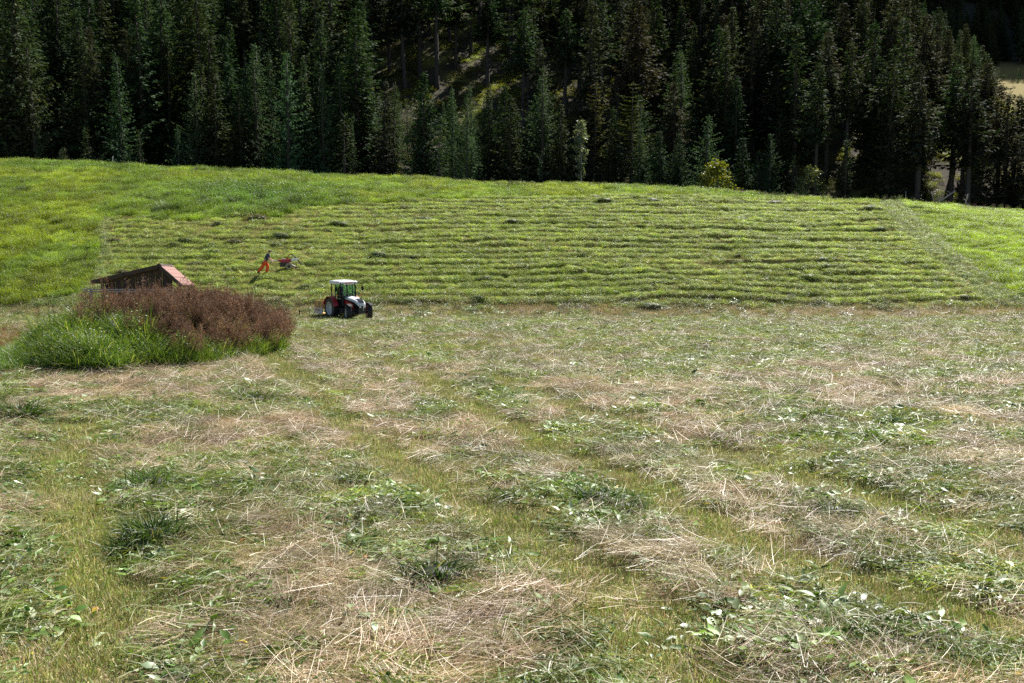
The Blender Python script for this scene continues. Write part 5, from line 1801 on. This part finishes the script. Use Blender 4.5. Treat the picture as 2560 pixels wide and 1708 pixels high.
# coarse weed clumps in the uncut grass
def weed_clumps():
    ms = []
    for i in range(3):
        rng = np.random.default_rng(940 + i)
        V, F, C = p_meadow(rng, 520, .62, (.45, 1.0), [(.045, .085, .02), (.07, .12, .028), (.11, .16, .04), (.22, .25, .11)], [4, 4, 2, .8], lw=1.8)
        ms.append(mesh_np('weed_clump', V, F, C, M['tuft']))
    spots = [(432, 528, 1.5, 'dark round weed bush at the upper left corner of the mown slope'), (395, 532, .9, 'small weed bush left of the dark round one'),
             (520, 505, 1.0, 'weed bush in the uncut grass between two darker ones'), (585, 512, 1.1, 'coarse weed clump uphill of the brown hummock'),
             (655, 500, 1.3, 'broad pale-tipped weed clump above the brown hummock'), (690, 528, 1.5, 'tall dark weeds overhanging the cut edge right of the hummock'),
             (735, 512, 1.4, 'dense weed clump where the cut edge bends'), (780, 498, 1.2, 'weed clump right of the bend in the cut edge'), (850, 490, 1.0, 'last weed clump to the right along the cut edge'),
             (190, 408, 1.2, 'rounded green bush on the left crest'), (385, 418, .9, 'low green bush on the crest right of the rounded one'), (760, 455, 1.0, 'weed clump on the crest above the bend'),
             (60, 480, .9, 'darker weed patch in the far left grass'), (150, 560, .8, 'small weed clump in the grass left of the cut corner'), (2290, 525, .8, 'small dark weed clump at the right cut corner'), (2322, 535, .7, 'bluish weed clump in the right grass')]
    for k, (px, py, sc, lb) in enumerate(spots):
        p = hit(px, py)
        o = obj('weed_clump', ms[k % 3], loc=(p.x, p.y, gz(p.x, p.y) - .03))
        o.scale = (sc * 1.25, sc, sc * .95); o.rotation_euler = (0, 0, k * 1.3)
        tag(o, lb, 'weeds', 'weed clumps in the uncut grass')
weed_clumps()

# lone dry weeds that stand apart from the mound
def lone_weeds():
    rng = np.random.default_rng(971)
    for (px, py, s, lb) in ((640, 850, 1.2, 'lone leaning dry weed at the right rim of the mound'), (592, 812, 1.15, 'tall thin dry weed rising above the right of the mound'),
                            (100, 812, 1.15, 'dry reddish weed cluster at the left rim of the mound')):
        p = hit(px, py)
        V, F, C = p_dock(rng, n=3)
        o = obj('dry_weed', mesh_np('dry_weed', V, F, C, M['weed_single']), loc=(p.x, p.y, gz(p.x, p.y) - .02))
        o.scale = (s, s, s)
        tag(o, lb, 'weed', 'dry weeds at the mound')
lone_weeds()

# undergrowth on the forest floor
def undergrowth():
    rng = np.random.default_rng(991)
    n = 26000
    y = rng.uniform(121, 206, n); x = rng.uniform(-.58, .58, n) * y
    k = (vnoise(x / 3, y / 3, 98) > .35)
    x, y = x[k], y[k]
    z = h0(x, y)
    n = len(x)
    g = rng.uniform(.5, 1.1, n)
    dry = fbm(x / 6, y / 6, 99)
    T = np.stack([g * (.7 + .9 * dry), g * (.8 + .35 * dry), g * (.7 + .2 * dry)], 1) * (.45 + .9 * sstep(.4, .65, vnoise(x / 9, y / 9, 199)))[:, None]
    s = rng.uniform(.7, 1.9, n)
    scatter('undergrowth', K_MEAD, np.stack([x, y, z - .05], 1), np.stack([rng.normal(0, .2, n), rng.normal(0, .2, n), rng.uniform(0, 6.28, n)], 1),
            np.stack([s * 1.2, s * 1.2, s * .7], 1), T, rng.integers(0, 6, n), 'grass and low brush on the forest floor under the trees', 'undergrowth')
undergrowth()

# smaller clumps of cut grass left about the slope
def slope_clumps():
    rng = np.random.default_rng(992)
    x, y = spread(71, 113, .10, rng, .53, 2)
    d = zones(x, y)
    r, l = ridge_of(d, x, y)
    ok = (d['hill'] > .5) & (d['head'] < .3) & (r > .3)
    x, y = x[ok], y[ok]
    d = {k: v[ok] for k, v in d.items()}
    z = ground(x, y, d)
    n = len(x)
    col = bpy.data.collections.new('clump_pieces')
    for i, m in enumerate(HM): col.objects.link(bpy.data.objects.new('clump_%d' % i, m))
    s = rng.uniform(.35, 1.0, n) + .7 * (rng.uniform(0, 1, n) < .12)
    scatter('slope_clumps', col, np.stack([x, y, z - .06], 1), np.stack([rng.normal(0, .1, n), rng.normal(0, .1, n), rng.normal(0, .4, n)], 1),
            np.stack([s * 1.3, s, s * rng.uniform(.6, 1.0, n)], 1), np.ones((n, 3)), rng.integers(0, 3, n), 'small dark clumps of cut grass dotted along the slope rows', 'hay')
slope_clumps()

# tall weeds and thistles along the crest
def crest_weeds():
    rng = np.random.default_rng(981)
    P = []
    for k in range(420):
        px = rng.uniform(-40, 2600)
        u = at_y(px, 440, 1).x
        y = rng.uniform(113.0, 116.5)
        P.append((u * y, y))
    P = np.array(P)
    z = ground(P[:, 0], P[:, 1])
    n = len(P)
    g = rng.uniform(.8, 1.5, n)
    T = np.stack([g * .6, g * 1.3, g * .8], 1)
    pk = rng.uniform(0, 1, n) < .18
    T[pk] = np.array([.9, .7, 1.8])
    s = rng.uniform(.35, .7, n)
    scatter('crest_weeds', K_DOCK, np.stack([P[:, 0], P[:, 1], z], 1), np.stack([rng.normal(0, .1, n), rng.normal(0, .1, n), rng.uniform(0, 6.28, n)], 1),
            np.stack([s, s, s], 1), T, rng.integers(0, 6, n), 'seeding weeds and purple thistles along the grassy crest', 'weeds')
crest_weeds()
